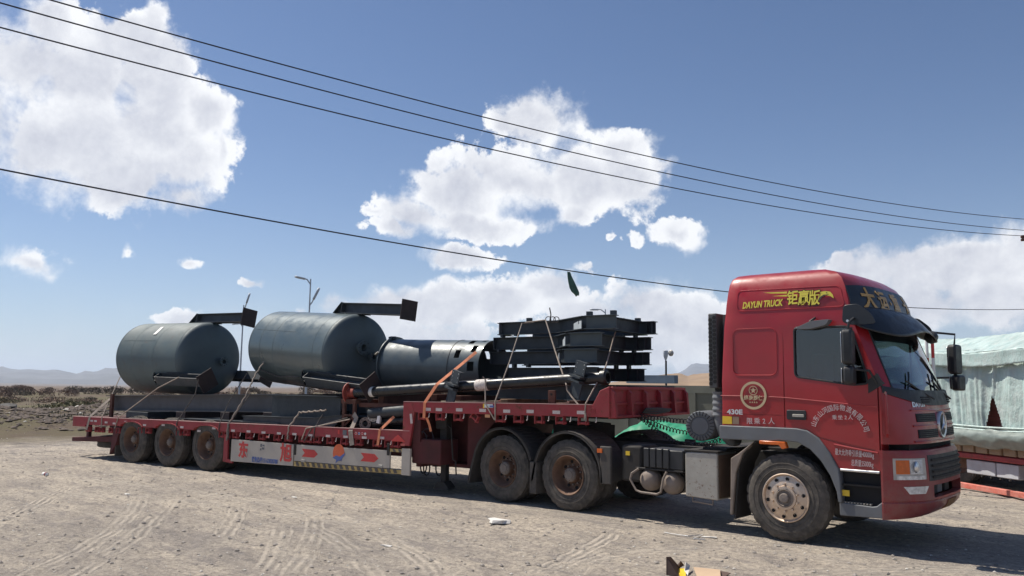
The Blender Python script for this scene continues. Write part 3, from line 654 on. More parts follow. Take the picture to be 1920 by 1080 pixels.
for k in range(5): MB().box(-1.50, -1.485, .14+k*.09, .19+k*.09, .76, 1.0).build('battery_rib', BLK, bt)
MB().box(-2.28, -1.50, .09, .6, .72, .745).build('battery_tray', CHAS, tractor, bevel=.005)
for xx, zz in ((-2.08, .575), (-1.72, .555)):
    at = MB().lathe([(0, -.31), (.07, -.30), (.12, -.27), (.15, -.22), (.155, -.20), (.155, .5), (.12, .57), (0, .6)], 28, Matrix.Translation((xx, .36, zz)))
    o_ = at.build('air_tank', AIRT, tractor); MB().lathe([(.157, -.12), (.164, -.12), (.164, -.08), (.157, -.08)], 28, Matrix.Translation((xx, .36, zz))).build('tank_band', CHAS, o_)
MB().tube([(-2.20, .06, .73), (-2.28, .0, .66), (-2.30, -.01, .58), (-2.20, -.01, .43), (-2.12, -.01, .41), (-1.86, -.01, .405), (-1.80, .0, .44), (-1.78, .03, .62), (-1.74, .06, .72)], .017, 8).build('guard_bar', AIRT, tractor)
# rear-axle side box between the fender and battery box, with its yellow tag
MB().box(-2.56, -2.20, .14, .62, .52, 1.05).build('silencer_box', CHAS, tractor, bevel=.04)
MB().box(-2.47, -2.40, .130, .138, .90, .96).build('warning_tag', YEL, tractor)
# air intake stack with punched holes
stk = MB().box(-1.055, -.93, .04, .46, 1.90, 2.92).build('intake_stack', STACK, tractor, bevel=.015)
hs = MB()
for c_ in range(2):
    for k in range(16):
        p = Vector((-1.022+c_*.062, .036, 1.96+k*.058+(c_*.029)))
        hs.lathe([(.027, .004), (.027, -.003), (0, -.003)], 10, Matrix.Translation(p) @ Matrix.Rotation(.0, 4, 'Z'))
    for k in range(0): pass
o_ = hs.build('stack_hole', DARK, stk); o_['kind'] = 'stuff'
hs = MB()
for c_ in range(5):
    for k in range(16): hs.lathe([(.024, -.004), (0, -.004)], 10, Matrix.Translation((-1.060, .09+c_*.08, 1.96+k*.058+(c_ % 2)*.029)) @ Matrix.Rotation(-pi/2, 4, 'Z'))
o_ = hs.build('stack_hole', DARK, stk); o_['kind'] = 'stuff'
dk = MB().lathe([(.095 if i % 2 else .108, .04*i) for i in range(9)], 20, Matrix.Translation((-.985, .22, 1.53)) @ Matrix.Rotation(pi/2, 4, 'X')).build('intake_bellows', GREYP, tractor)
MB().tube([(-.985, .22, 1.90), (-.985, .22, 1.85)], .07).build('intake_neck', CHAS, tractor)
MB().tube([(-.985, .22, 1.55), (-.97, .22, 1.40), (-.93, .24, 1.28), (-.90, .34, 1.20), (-.95, .6, 1.18)], .085, 14).build('intake_elbow', GREYP, tractor)
fc = T(1309, 799, .05)
fm = Matrix.Translation((fc.x, .10, fc.z)) @ Matrix.Rotation(.20, 4, 'Z')
af = MB().lathe([(0, 0), (.115, 0), (.12, .01), (.13, .015), (.14, 0), (.195, .008), (.205, .03), (.205, .5), (0, .5)], 48, fm).build('air_filter', GREYP, tractor)
for k in range(24):
    a = 2*pi*k/24; MB().box(.142, .20, -.008, .004, -.006, .006, fm @ Matrix.Rotation(a, 4, 'Y')).build('filter_rib', BLK, af)
# coiled air lines
for k, (mt_, zz, yy) in enumerate(((PIPEB, 1.50, .95), (TREDK, 1.46, 1.05), (PIPEB, 1.41, .85))):
    a0 = fl = FL @ Vector((1.28, .9+.1*k, 1.44)); b0 = Vector((-.93, yy, zz-.05)); pts = []
    turns = 34; nn = turns*9
    for i in range(nn+1):
        t = i/nn; c = a0.lerp(b0, t)+Vector((0, 0, -.16*k*sin(pi*t)-.05*sin(pi*t))); d = (b0-a0).normalized(); s1_ = d.cross(Vector((0, 0, 1))).normalized(); u1 = s1_.cross(d)
        r_ = .034+.006*sin(t*9+k); an = 2*pi*turns*t
        pts.append(c+s1_*r_*cos(an)+u1*r_*sin(an))
    MB().tube(pts, .008, 5).build('coiled_hose', mt_, tractor)
# rear fenders
def circ(cx, cz, r, a0, a1, n): return [(cx+r*cos(radians(a0+(a1-a0)*i/n)), cz+r*sin(radians(a0+(a1-a0)*i/n))) for i in range(n+1)]
for far in (0, 1):
    y0, y1 = (-.03, .64) if not far else (1.86, 2.53); yl = y0 if not far else y1-.04
    for cx, a, b, tail in ((-WB, 165, 12, 1), (-WB-1.35, 168, 15, 0)):
        p = circ(cx, .55, .655 if not far else .595, a, b, 14)
        if tail: p = [(cx-.70, .40)]+p+[(cx+.66, .48)]
        else: p = [(cx-.76, .24), (cx-.73, .40)]+p
        f_ = MB().ribbon(p, .018, y0, y1).build('rear_fender', FEND, tractor)
        q = [(cx+(x-cx)*.955, .55+(z-.55)*.955) for x, z in p]
        band = MB(); n = len(p)
        band.v = [Vector((x, yl, z)) for x, z in p]+[Vector((x, yl, z)) for x, z in q]+[Vector((x, yl+.03, z)) for x, z in p]+[Vector((x, yl+.03, z)) for x, z in q]
        for i in range(n-1): band.f += [[i, i+1, n+i+1, n+i], [2*n+i, 3*n+i, 3*n+i+1, 2*n+i+1], [n+i, n+i+1, 3*n+i+1, 3*n+i]]
        band.build('fender_lip', FEND, f_)
        rb = MB()
        for k in range(12):
            a_ = radians(35+k*6.5); rb.box(.655-.06*far, .672-.06*far, y0+.10, y1-.05, -.008, .008, Matrix.Translation((cx, 0, .55)) @ Matrix.Rotation(-a_, 4, 'Y'))
        rb.build('fender_ridge', FEND, f_)
    MB().box(-WB+.62, -WB+.82, yl, yl+.05, .47, 1.02).build('fender_end', FEND, tractor, bevel=.015)
    MB().box(-WB-.74, -WB-.60, y0, y1, .20, .70).build('mud_flap', RUB, tractor, bevel=.01)
pr = T(1125, 845, -.03); MB().box(pr.x-.045, pr.x+.045, -.045, -.025, pr.z-.03, pr.z+.03).build('fender_reflector', ORG, tractor)
# ------------------------------------------------ wheels
def tyre_mesh(R=.54, w=.29, tread=True):
    h = w; seg = 96
    prof = [(.288, .030), (.300, .012), (.335, .002), (.38, -.004), (.43, -.004), (.47, .004), (.495, .014), (.515, .030), (R, .045), (R, .045+.045), (R-.014, .093), (R-.014, .103), (R, .106), (R, .140), (R-.014, .143), (R-.014, .152), (R, .155)]
    prof = prof+[(r, h-y) for r, y in prof[::-1][1:]]
    def mod(i, j, r):
        q = min(i, len(prof)-1-i)
        if q in (7, 8) and j % 4 == 0: return r-.016
        return r
    b = MB().lathe(prof, seg, None, mod=mod); 
    b.v = [Vector((v.x, v.y, v.z if v.z > -R+.012 else -R+.012)) for v in b.v]
    return b
def wheel_ext(name, kind, parent, cx, y, far=False, cz=.54):
    """kind: steer | drive | trailer"""
    base = Vector((cx, y, cz)); M0 = Matrix.Translation(base)
    t = tyre_mesh(); w = t.xf(M0).build(name, RUB, parent, loc=base, ang=28)
    ring_ = MB().lathe([(.36, -.0065), (.3605, -.011), (.364, -.0065), (.425, -.0065), (.4255, -.010), (.429, -.0065)], 64, M0).build('sidewall_ring', RUB, w)
    m_ = RIMA if kind == 'steer' else RIMB
    if kind == 'steer':
        prof = [(.300, .02), (.303, -.004), (.292, -.010), (.280, .000), (.272, .018), (.22, .006), (.185, -.004), (.15, -.010), (.145, -.03), (.10, -.034), (.095, .0), (.0, .0)]
    else:
        prof = [(.300, .02), (.303, -.002), (.296, -.008), (.285, .004), (.262, .05), (.250, .10), (.238, .155), (.225, .172), (.19, .180), (.125, .165), (.12, .10), (.11, .08), (.10, .075), (0, .075)]
    rim = MB().lathe(prof, 60, M0).build('rim', m_, w)
    nh = 10 if kind != 'drive' else 8
    rh = .235 if kind == 'steer' else .200; dy = -.001 if kind == 'steer' else .172
    for k in range(nh):
        a = 2*pi*(k+.3)/nh; c = base+Vector((rh*cos(a), dy, rh*sin(a)))
        MB().lathe([(.0, -.0), (.016, -.0005), (.020, -.006), (.024, -.007), (.027, .004)] if kind != 'steer' else [(0, .010), (.021, .006), (.023, -.002)], 12, Matrix.Translation(c)).build('hand_hole', DARK, w)
    nm = MB()
    rb = .168 if kind == 'steer' else .150; yb = -.008 if kind == 'steer' else .165
    for k in range(10):
        a = 2*pi*(k+.5)/10; nm.cyl(base+Vector((rb*cos(a), yb+.01, rb*sin(a))), base+Vector((rb*cos(a), yb-.035, rb*sin(a))), .014, 6)
    nm.build('wheel_nuts', HUBM if kind != 'steer' else RIMA, w)['kind'] = 'stuff'
    hubp = [(.12, -.005), (.118, -.035), (.10, -.040), (.09, -.022), (.060, -.020), (.058, -.055), (.05, -.065), (0, -.068)] if kind == 'steer' else ([(.085, .17), (.083, .06), (.072, .045), (.055, .040), (.05, .030), (0, .030)] if kind == 'trailer' else [(.108, .17), (.106, .06), (.095, .045), (.07, .040), (.065, .030), (0, .030)])
    hb = MB().lathe(hubp, 28, M0); hub = hb.build('hub', HUBM, w)
    if kind != 'steer':
        hbb = MB()
        for k in range(8): a = 2*pi*k/8; q_ = .066 if kind == 'trailer' else .082; hbb.cyl(base+Vector((q_*cos(a), .055, q_*sin(a))), base+Vector((q_*cos(a), .034, q_*sin(a))), .010, 6)
        hbb.build('hub_bolts', HUBM, w)['kind'] = 'stuff'
    if far: w.rotation_euler = (0, 0, pi)
    return w
def copy_wheel(w, parent, loc, far=False, rot=0.):
    c = copy_tree(w, parent); c.location = Vector(loc)-Vector(OFF[parent.name]); c.rotation_euler = (0, rot, pi if far else 0); return c
fwh = wheel_ext('wheel', 'steer', tractor, 0, 0)
copy_wheel(fwh, tractor, (0, 2.5, .54), True)
dw = wheel_ext('wheel', 'drive', tractor, -WB, 0)
def plain_tyre(parent, loc):
    t = tyre_mesh().xf(Matrix.Translation(loc)); return t.build('inner_tyre', RUB, parent, loc=loc)
it = plain_tyre(tractor, (-WB, .34, .54))
for cx in (-WB, -WB-1.35):
    if cx != -WB: copy_wheel(dw, tractor, (cx, 0, .54), rot=.4); copy_wheel(it, tractor, (cx, .34, .54))
    copy_wheel(dw, tractor, (cx, 2.5, .54), True, .2); copy_wheel(it, tractor, (cx, 1.87, .54))
    MB().cyl((cx, .3, .54), (cx, 2.2, .54), .09).build('axle', CHAS, tractor)
MB().cyl((0, .2, .5), (0, 2.3, .5), .07).build('axle', CHAS, tractor)
MB().box(.1, 1.0, .9, 1.6, .75, 1.25).build('engine', DARK, tractor)
# ================================================================== lowbed trailer (frame FL: x forward from the kingpin, y away)
trailer = thing('lowbed_trailer', 'long red gooseneck lowbed trailer with grey side boards carrying steel tanks', 'trailer', FL, (-7, 1.4, 0))
def dz(x): return .985+(x+13.7)*.0082           # deck top height along the low deck
TW = 2.96
def sheared(b, k=.0082, x0=-13.7):
    b.v = [Vector((v.x, v.y, v.z+(v.x-x0)*k)) for v in b.v]; return b
arcs = []
WX = [-8.32, -9.72, -11.12]
def side_rail(y0, y1, nm):
    top = [(-13.68, .985), (-2.62, .985)]; bot = [(-2.62, .985-.175)]
    for cx in WX: bot += [(cx+.46, .81)]+[(cx+.44*cos(a), .80+.115*sin(a)) for a in np.linspace(.25, pi-.25, 7)]+[(cx-.46, .81)]
    bot += [(-13.1, .80), (-13.1, .75), (-13.68, .75)]
    return sheared(MB().prism(top+bot, y0, y1)).build(nm, TRED, trailer, bevel=.006)
sheared(MB().box(-13.68, -2.60, -.026, .06, .985, .995)).build('rail_cap', SUNLITR, trailer); gs0 = None
side_rail(-.02, .03, 'side_rail'); side_rail(TW-.05, TW, 'side_rail')
# deck planks across the trailer
for k in range(36):
    x = -13.64+k*.302; sheared(MB().box(x, x+.29, .035, TW-.055, .935, .98+.003*(k % 3))).build('deck_plank', RUST if k % 2 else TREDK, trailer)
for yy in (.85, 1.95): sheared(MB().prism([(-13.5, .62), (-13.5, .93), (-2.6, .93), (-2.6, .45), (-7, .45), (-8, .60)], yy, yy+.14)).build('main_beam', TREDK, trailer)
for k in range(14): x = -13.4+k*.8; sheared(MB().box(x, x+.08, .05, TW-.06, .80, .93)).build('cross_beam', TREDK, trailer)
# wheel arch lips
for cx in WX:
    b = sheared(MB().ribbon([(cx+.45*cos(a), .795+.135*sin(a)) for a in np.linspace(.12, pi-.12, 9)], .02, -.045, .50)); b.build('wheel_arch', TRED, trailer)
# gooseneck
def gz(x): return 1.585+(x+2.75)*.009
gs = lambda b: sheared(b, .009, -2.75)
gs(MB().box(-2.76, 1.02, -.026, .06, 1.585, 1.594)).build('rail_cap', SUNLITR, trailer)
for yy in ((-.02, .03), (TW-.05, TW)): gs(MB().box(-2.74, 1.27, yy[0], yy[1], 1.405, 1.585)).build('gooseneck_rail', TRED, trailer, bevel=.006)
for k in range(13):
    x = -2.70+k*.30; gs(MB().box(x, x+.285, .035, TW-.055, 1.535, 1.575+.004*(k % 3))).build('deck_plank', RUST, trailer)
for yy in (.75, 2.05): gs(MB().prism([(-2.7, 1.53), (1.2, 1.53), (1.2, 1.38), (-.9, 1.37), (-1.3, 1.12), (-1.5, .45), (-2.7, .40)], yy, yy+.16)).build('gooseneck_beam', TREDK, trailer)
gs(MB().box(-1.2, 1.2, .5, TW-.5, 1.36, 1.40)).build('coupler_plate', CHAS, trailer)
MB().prism([(-2.55, .46), (-2.55, 1.50), (-2.44, 1.50), (-2.44, .46)], .12, TW-.12).build('gooseneck_wall', TREDK, trailer)
MB().prism([(-1.46, .50), (-1.22, 1.10), (-.95, 1.36), (-1.1, 1.40), (-1.6, 1.40), (-1.6, .50)], .35, TW-.35).build('gooseneck_throat', TREDK, trailer)
MB().box(-2.44, -1.46, .45, TW-.45, .46, .52).build('gooseneck_floor', TREDK, trailer)
MB().box(-2.60, -1.95, .05, .55, .52, .95).build('valve_box', TREDK, trailer, bevel=.02)
# slanted corner post
MB().prism([(-2.76, .93), (-2.76, 1.585), (-2.58, 1.57), (-2.50, 1.42), (-2.60, .82), (-2.76, .82)], -.025, .03).build('corner_post', TRED, trailer, bevel=.006)
MB().prism([(-2.58, .90), (-2.52, 1.40), (-2.40, 1.40), (-2.40, .90)], .03, .10).build('post_flange', TREDK, trailer)
pr = L(755, 832, -.03); MB().add([(-3.02, -.032, .885), (-2.86, -.032, 1.005), (-2.68, -.032, .885), (-3.02, -.036, .89), (-2.86, -.036, 1.0), (-2.68, -.036, .89)], [(0, 1, 2), (5, 4, 3), (0, 3, 4, 1), (1, 4, 5, 2), (2, 5, 3, 0)]).build('red_triangle', SGNR, trailer)
# headboard with ribs and recessed panels
hx = 1.29
hb = MB().prism([(.0, 1.42), (TW, 1.42), (TW, 1.80), (TW-.10, 1.90), (.10, 1.90), (0, 1.80)], hx, hx+.03, 'x').build('headboard', TRED, trailer)
n_b = 5
for k in range(n_b+1):
    y = .0+k*(TW-.08)/n_b; MB().prism([(hx+.028, 1.43), (hx+.13, 1.43), (hx+.10, 1.80), (hx+.028, 1.88)], y, y+.08).build('headboard_rib', TRED, hb, bevel=.006)
for z_ in (1.425, 1.62, 1.855): MB().box(hx+.028, hx+(.12 if z_ < 1.5 else .06), .02, TW-.02, z_, z_+.04).build('headboard_bar', TRED, hb, bevel=.005)
for k in range(4):
    MB().tube([(hx+.14+.01*k, .9+.02*k, 1.50+.02*k), (hx+.16, 1.4, 1.47+.03*k), (hx+.14, 2.0+.03*k, 1.50+.01*k)], .012, 5).build('air_hose', CABLE, hb)
MB().prism([(1.02, 1.44), (1.02, 1.60), (1.16, 1.84), (1.32, 1.905), (1.32, 1.44)], -.025, .03).build('headboard_corner', TRED, trailer, bevel=.008)
ce = L(1111, 770, -.03); MB().lathe([(.045, 0), (.045, -.012), (.035, -.012), (.033, -.003), (0, -.003)], 20, Matrix.Translation((ce.x, -.025, ce.z))).build('lifting_eye', TRED, trailer)
# reflective plates, tie winches and hooks under the rails
def plate(px, py, w=.12, h=.05, m_=REFW, y=-.026, ang=0):
    p = L(px, py, y); o_ = MB().box(-w/2, w/2, -.002, .002, -h/2, h/2, Matrix.Translation((p.x, y, p.z)) @ Matrix.Rotation(-ang, 4, 'Y')).build('reflective_plate', m_, trailer); return o_
for i, (px, py) in enumerate([(172, 789), (179, 789.5), (199, 792), (214, 794), (236, 791), (271, 797), (306, 797), (341, 801), (373, 808), (401, 803), (437, 807.5), (466, 809), (494, 811), (523, 812.5), (552, 814), (582, 816), (615, 817.5), (648, 819), (683, 820.5), (716, 821)]):
    plate(px, py, .115, .042)
for px, py in [(802, 767.5), (823, 768), (861, 768.5), (905, 769.5), (950, 771), (994, 771.5), (1043, 773), (1089, 773.5)]: plate(px, py, .135, .052)
plate(771, 785, .05, .17, ang=.16); plate(502, 819, .10, .04, REFR); plate(755, 831+3, .10, .04, REFR); plate(914, 780, .10, .05, mat('pale_orange', (.6, .3, .15), .6))
for i, (px, c) in enumerate(((667, SGNR), (673, SGNB), (679, SGNR), (684.5, LENSW))):
    p = L(px, 812.5+i*.3, -.026); MB().lathe([(.019, 0), (.019, -.003), (0, -.003)], 14, Matrix.Translation((p.x, -.024, p.z))).build('round_sticker', c, trailer)
    MB().lathe([(.027, 0), (.027, -.002), (0, -.002)], 14, Matrix.Translation((p.x, -.022, p.z))).build('round_sticker', REFW, trailer)
for px, py, w, h, c in ((646, 811, .10, .09, GREYP), (635, 810, .05, .08, SGNR), (916, 761, .17, .06, LENSW), (907, 761, .03, .07, YEL), (922, 762, .08, .03, SGNB)):
    p = L(px, py, -.026); MB().box(p.x-w/2, p.x+w/2, -.030 if c is SGNB else -.026, -.02, p.z-h/2, p.z+h/2).build('sticker', c, trailer)
def winch(x, zt, m_=TRED, tilt=0):
    b = MB(); b.box(-.072, -.060, -.02, .07, -.13, 0); b.box(.060, .072, -.02, .07, -.13, 0); b.box(-.072, .072, -.02, .07, -.012, 0)
    M_ = Matrix.Translation((x, 0, zt)) @ Matrix.Rotation(tilt, 4, 'Y'); o_ = b.xf(M_).build('winch_bracket', m_, trailer, bevel=.003)
    MB().tube([(-.085, .02, -.10), (.10, .02, -.10)], .022, 8).xf(M_).build('winch_drum', m_, o_); return o_
# first one as a pattern, the rest share its meshes
w0 = winch(0, 0); w0d = w0.children[0]; base_off = Vector(OFF[trailer.name])
def put_winch(x, z, tilt=0., s=1.):
    c = copy_tree(w0, trailer); c.location = (x, 0, z); c.rotation_euler = (0, tilt, 0); return c
W0M = w0.data; W0M.transform(Matrix.Translation(base_off)); W0D = w0d.data; W0D.transform(Matrix.Translation(base_off))
w0.location = -base_off  # pattern frame
wl = []
for px in (165, 182, 190, 208, 222): wl.append((L(px, 805, 0).x, .76))
for px in (263, 277, 335, 349): wl.append((L(px, 808, 0).x, .80))
for px in (415, 425, 441, 466, 490, 519, 540, 566, 578, 594, 619, 645, 672, 706, 728, 742): wl.append((L(px, 820, 0).x, .805))
gl = [L(px, 780, 0).x for px in (791, 824, 858, 893, 937, 971, 1010, 1050, 1092)]
first = True
for x, z in wl:
    z_ = z+(x+13.7)*.0082
    o_ = w0 if first else copy_tree(w0, trailer); first = False
    o_.location = Vector((x, 0, z_))-base_off
for x in gl:
    o_ = copy_tree(w0, trailer); o_.location = Vector((x, 0, gz(x)-.18))-base_off
    if abs(x-gl[3]) < 1e-6: o_.rotation_euler = (0, .6, 0)
hk = MB().tube([(0, -.01, 0), (0, -.02, -.03), (.012, -.03, -.055), (0, -.03, -.075), (-.015, -.02, -.07)], .007, 6).build('rope_hook', REFW, trailer, loc=(0, 0, 0)) 
hks = [(L(px, 818, 0).x, .808) for px in (430, 452, 478, 506, 531, 556, 585, 607, 632, 658, 692, 717, 735)]
f_ = True
for x, z in hks+[(L(px, 775, 0).x, None) for px in (806, 838, 871, 950, 990, 1030, 1071, 1119)]:
    z_ = z+(x+13.7)*.0082 if z else gz(x)-.185
    o_ = hk if f_ else copy_tree(hk, trailer); f_ = False; o_.location = Vector((x, 0, z_))-base_off
# lettered side boards
def ybb(x0, x1, z0, z1, nm, m_, y0=-.02, y1=.012, bev=.004, par=trailer):
    return MB().prism([(x0, z0[0]), (x1, z0[1]), (x1, z1[1]), (x0, z1[0])], y0, y1).build(nm, m_, par, bevel=bev)
b1 = ybb(-7.46, -5.565, (.262, .285), (.712, .700), 'side_board', BOARD, label='x') if False else ybb(-7.46, -5.565, (.262, .285), (.712, .700), 'side_board', BOARD)
b1['label'] = 'grey side board with two red characters'
b2 = ybb(-5.535, -3.05, (.385, .405), (.700, .715), 'side_board', BOARD); b2['label'] = 'grey side board with red arrows and sun emblem'
MB().prism([(-5.535, .285), (-2.76, .320), (-2.76, .390), (-5.535, .375)], -.022, .012).build('warning_rail', STRY, trailer)
for k in range(18):
    x = -5.49+k*.148; z = .287+(x+5.535)*.0128
    MB().prism([(x, z+.085), (x+.075, z+.086), (x+.115, z+.008), (x+.04, z+.006)], -.026, -.021).build('warning_stripe', STRK, trailer, smooth=False)
MB().prism([(-2.765, .31), (-2.765, .77), (-2.57, .77), (-2.57, .31)], -.03, .015).build('side_board', BOARD, trailer, bevel=.004)
MB().prism([(-3.05, .70), (-2.72, .70), (-2.72, .75), (-3.05, .75)], -.024, .01).build('warning_rail', STRY, trailer)
for k in range(2): MB().prism([(-2.99+k*.13, .748), (-2.93+k*.13, .748), (-2.90+k*.13, .702), (-2.96+k*.13, .702)], -.027, -.023).build('warning_stripe', STRK, trailer, smooth=False)
for px in (555, 730): p = L(px, 842, 0); MB().box(p.x-.03, p.x+.03, -.035, .0, p.z-.11, p.z+.10).build('board_hinge', CHAS, trailer, bevel=.005)
for px, py in ((570, 864), (715, 874)): p = L(px, py, 0); MB().box(p.x-.05, p.x+.05, -.032, -.015, p.z-.025, p.z+.025).build('board_latch', SIL, trailer, bevel=.005)
MB().prism([(-7.72, .24), (-7.72, .80), (-7.60, .80), (-7.58, .30), (-7.42, .28), (-7.42, .22)], -.01, .03).build('board_bracket', TRED, trailer)
def blet(body, px, py, size, m_, par, **kw):
    p = L(px, py, -.02); return side_text(body, p.x, p.z, size, -.026, **kw).build('lettering', m_, par, smooth=False)
blet('东', 456, 855, .34, SGNR, b1, bold=.012, width=.92); blet('旭', 536, 862, .37, SGNR, b1, bold=.012, width=.92)
blet('销售热线15163028788', 496, 867.5, .118, SGNB, b1, width=.70, bold=.003)
p = L(491.5, 838, -.02)
for k, (dx, dz_, w_, h_) in enumerate(((-.03, .03, .05, .06), (.04, .03, .06, .03), (.03, -.03, .07, .04), (-.04, -.05, .04, .04))): MB().box(p.x+dx-w_/2, p.x+dx+w_/2, -.0225, -.0205, p.z+dz_-h_/2, p.z+dz_+h_/2).build('worn_sticker', GREYP, b1)
for px, py in ((581, 850), (693, 858)):
    p = L(px, py, -.02); x, z = p.x, p.z
    MB().prism([(x-.22, z+.075), (x+.12, z+.07), (x+.22, z-.005), (x+.12, z-.075), (x-.22, z-.075), (x-.14, z)], -.025, -.021).build('red_arrow', SGNR, b2, smooth=False)
p = L(635, 852, -.02); x, z = p.x, p.z
MB().prism([(x+.15*cos(a), z+.02+.17*sin(a)) for a in np.linspace(-.35, pi+.5, 22)], -.025, -.021).build('sun_emblem', mat('emblem_orange', (.62, .12, .04), .5), b2, smooth=False)
MB().prism([(x-.15, z-.07), (x-.06, z-.02), (x+.04, z-.04), (x+.17, z+.04), (x+.16, z-.01), (x+.08, z-.09), (x-.0, z-.12), (x-.07, z-.17), (x-.05, z-.10)], -.029, -.026).build('emblem_wave', SGNB, b2, smooth=False)
blet('东旭', 637, 864, .07, SGNB, b2, width=.9)
# rear end: under-run bar, spare wheel, mud flap, tail board
MB().prism([(-13.92, .36), (-13.92, .46), (-12.1, .56), (-12.1, .42)], .12, .20).build('rear_bar', TREDK, trailer, bevel=.01)
MB().box(-13.90, -13.80, .2, TW-.2, .37, .46).build('rear_bar', TREDK, trailer, bevel=.01)
sp = tyre_mesh(.52, .27); sp.xf(Matrix.Translation((-12.86, .78, .37)) @ Matrix.Rotation(pi/2, 4, 'X') @ Matrix.Translation((0, -.13, 0))).build('spare_tyre', RUB, trailer)
MB().prism([(-11.88, .80), (-11.60, .80), (-11.74, .40), (-11.95, .15), (-11.99, .15), (-11.92, .5)], .0, .55).build('mud_flap', TREDK, trailer, bevel=.006)
MB().box(-11.80, -11.77, .02, .60, .12, .75).build('mud_flap', RUB, trailer)
for yy in (.25, TW-.35): MB().box(-13.5, -13.4, yy, yy+.08, .45, .80).build('bar_bracket', TREDK, trailer)
MB().box(-12.90, -12.82, .74, .82, .5, .82).build('spare_hanger', CHAS, trailer)
for k in range(3): MB().box(-13.66, -13.62, .3+k*.9, .6+k*.9, .80, .92).build('tail_lamp', SGNR, trailer)
# wheels
tw = wheel_ext('wheel', 'trailer', trailer, WX[0], .0)
ti = plain_tyre(trailer, (WX[0], .34, .54))
for k, cx in enumerate(WX):
    if k: copy_wheel(tw, trailer, (cx, 0, .54), rot=.5*k); copy_wheel(ti, trailer, (cx, .34, .54))
    copy_wheel(tw, trailer, (cx, TW-.03, .54), True); copy_wheel(ti, trailer, (cx, TW-.63, .54))
    MB().cyl((cx, .3, .54), (cx, TW-.3, .54), .075).build('axle', CHAS, trailer)
    MB().box(cx-.55, cx+.45, .75, .95, .60, .68).build('leaf_spring', CHAS, trailer)
# landing legs
for yy in (.30, TW-.45):
    lg = MB().box(-2.18, -2.03, yy, yy+.15, .55, 1.42).build('landing_leg', CHAS, trailer, bevel=.012)
    MB().box(-2.16, -2.05, yy+.02, yy+.13, .12, .6).build('leg_inner', CHAS, lg, bevel=.008)
    MB().prism([(-2.26, .08), (-2.26, .12), (-2.16, .22), (-2.05, .22), (-1.95, .12), (-1.95, .08)], yy-.03, yy+.18).build('leg_foot', CHAS, lg)
    MB().box(-2.24, -2.0, yy-.05, yy+.02, 1.12, 1.34).build('leg_gearbox', CHAS, lg, bevel=.02)
MB().tube([(-2.0, .28, 1.2), (-1.85, .2, 1.15), (-1.80, .2, .62), (-1.74, .2, .60), (-1.72, .2, .36)], .014, 6).build('crank_handle', CHAS, trailer)
for k, (r_, dx) in enumerate(((.10, 0), (.14, .1), (.09, -.12))):
    MB().tube([(-2.38+dx+r_*cos(a), .06+.02*k, .95+r_*1.3*sin(a)) for a in np.linspace(0, 2*pi, 16)], .008, 5).build('air_hose', CABLE, trailer)
    MB().tube([(-2.5+dx*2+.07*cos(a), .35+.1*k, .42+.13*sin(a)) for a in np.linspace(0, 2*pi, 14)], .014, 5).build('air_hose', CABLE, trailer)
# rust stanchion on the gooseneck rail
p = L(1034, 742, .10); MB().prism([(p.x-.065, 1.56), (p.x-.065, 1.83), (p.x+.065, 1.83), (p.x+.065, 1.56)], .10, .14).build('stake', RUST, trailer, bevel=.005)
MB().lathe([(0, -.002), (.02, -.002), (.02, .001)], 12, Matrix.Translation((p.x, .098, 1.765))).build('stake_hole', DARK, trailer)
# ================================================================== cargo
def ibeam(b, a, c, h, w, tf=.014, tw=.010, upv=Vector((0, 0, 1))):
    """I section from a to c (centres), height h along upv, flange width w"""
    a, c, upv = Vector(a), Vector(c), Vector(upv); d = (c-a).normalized(); s = d.cross(upv).normalized(); u = s.cross(d).normalized(); ln = (c-a).length
    m_ = Matrix((( d.x, s.x, u.x, a.x), (d.y, s.y, u.y, a.y), (d.z, s.z, u.z, a.z), (0, 0, 0, 1)))
    b.prism([(-w/2, h/2), (w/2, h/2), (w/2, h/2-tf), (tw/2, h/2-tf), (tw/2, -h/2+tf), (w/2, -h/2+tf), (w/2, -h/2), (-w/2, -h/2), (-w/2, -h/2+tf), (-tw/2, -h/2+tf), (-tw/2, h/2-tf), (-w/2, h/2-tf)], 0, ln, 'x', m_)
    return m_, ln
def long_beam(x0, x1, y, z0a, z1a, z0b, z1b, mt_, label, nm='steel_beam', w=.26, group=None):
    b = MB(); h = ((z1a-z0a)+(z1b-z0b))/2
    ibeam(b, (x0, y, (z0a+z1a)/2), (x1, y, (z0b+z1b)/2), h, w, .018, .012)
    return b.top(nm, mt_, FL, label, 'beam', group)
long_beam(-12.86, -6.52, .45, 1.14, 1.53, 1.29, 1.66, BEAML, 'long dark grey steel beam under the tanks along the near deck edge')
long_beam(-12.45, -6.6, 2.35, 1.15, 1.53, 1.29, 1.66, BEAML, 'long steel beam under the tanks along the far deck edge')
b = MB(); ibeam(b, (-6.60, .28, 1.40), (-4.62, .28, 1.40), .50, .24, .018, .014); b.top('steel_beam', BEAMB, FL, 'deep blue-black steel beam under the larger tank beside the red flange', 'beam')
b = MB(); ibeam(b, (-6.60, 2.3, 1.40), (-4.62, 2.3, 1.40), .50, .24, .018, .014); b.top('steel_beam', BEAMB, FL, 'deep steel beam under the far side of the larger tank', 'beam')
for i, (x, w_) in enumerate(((-11.9, .9), (-9.9, .35), (-8.3, .3), (-6.9, .5))):
    MB().box(x, x+w_, .30, 2.6, dz(x)+.01, 1.15+(x+12.5)*.0235-.003).top('support_beam', PLATEB if i else BEAMB, FL, ['wide dark cross support under the rear end of the long beam', 'narrow dark cross support under the middle of the smaller tank', 'narrow dark cross support between the two tanks', 'dark cross support where the two beams meet'][i], 'support', bevel=.01)
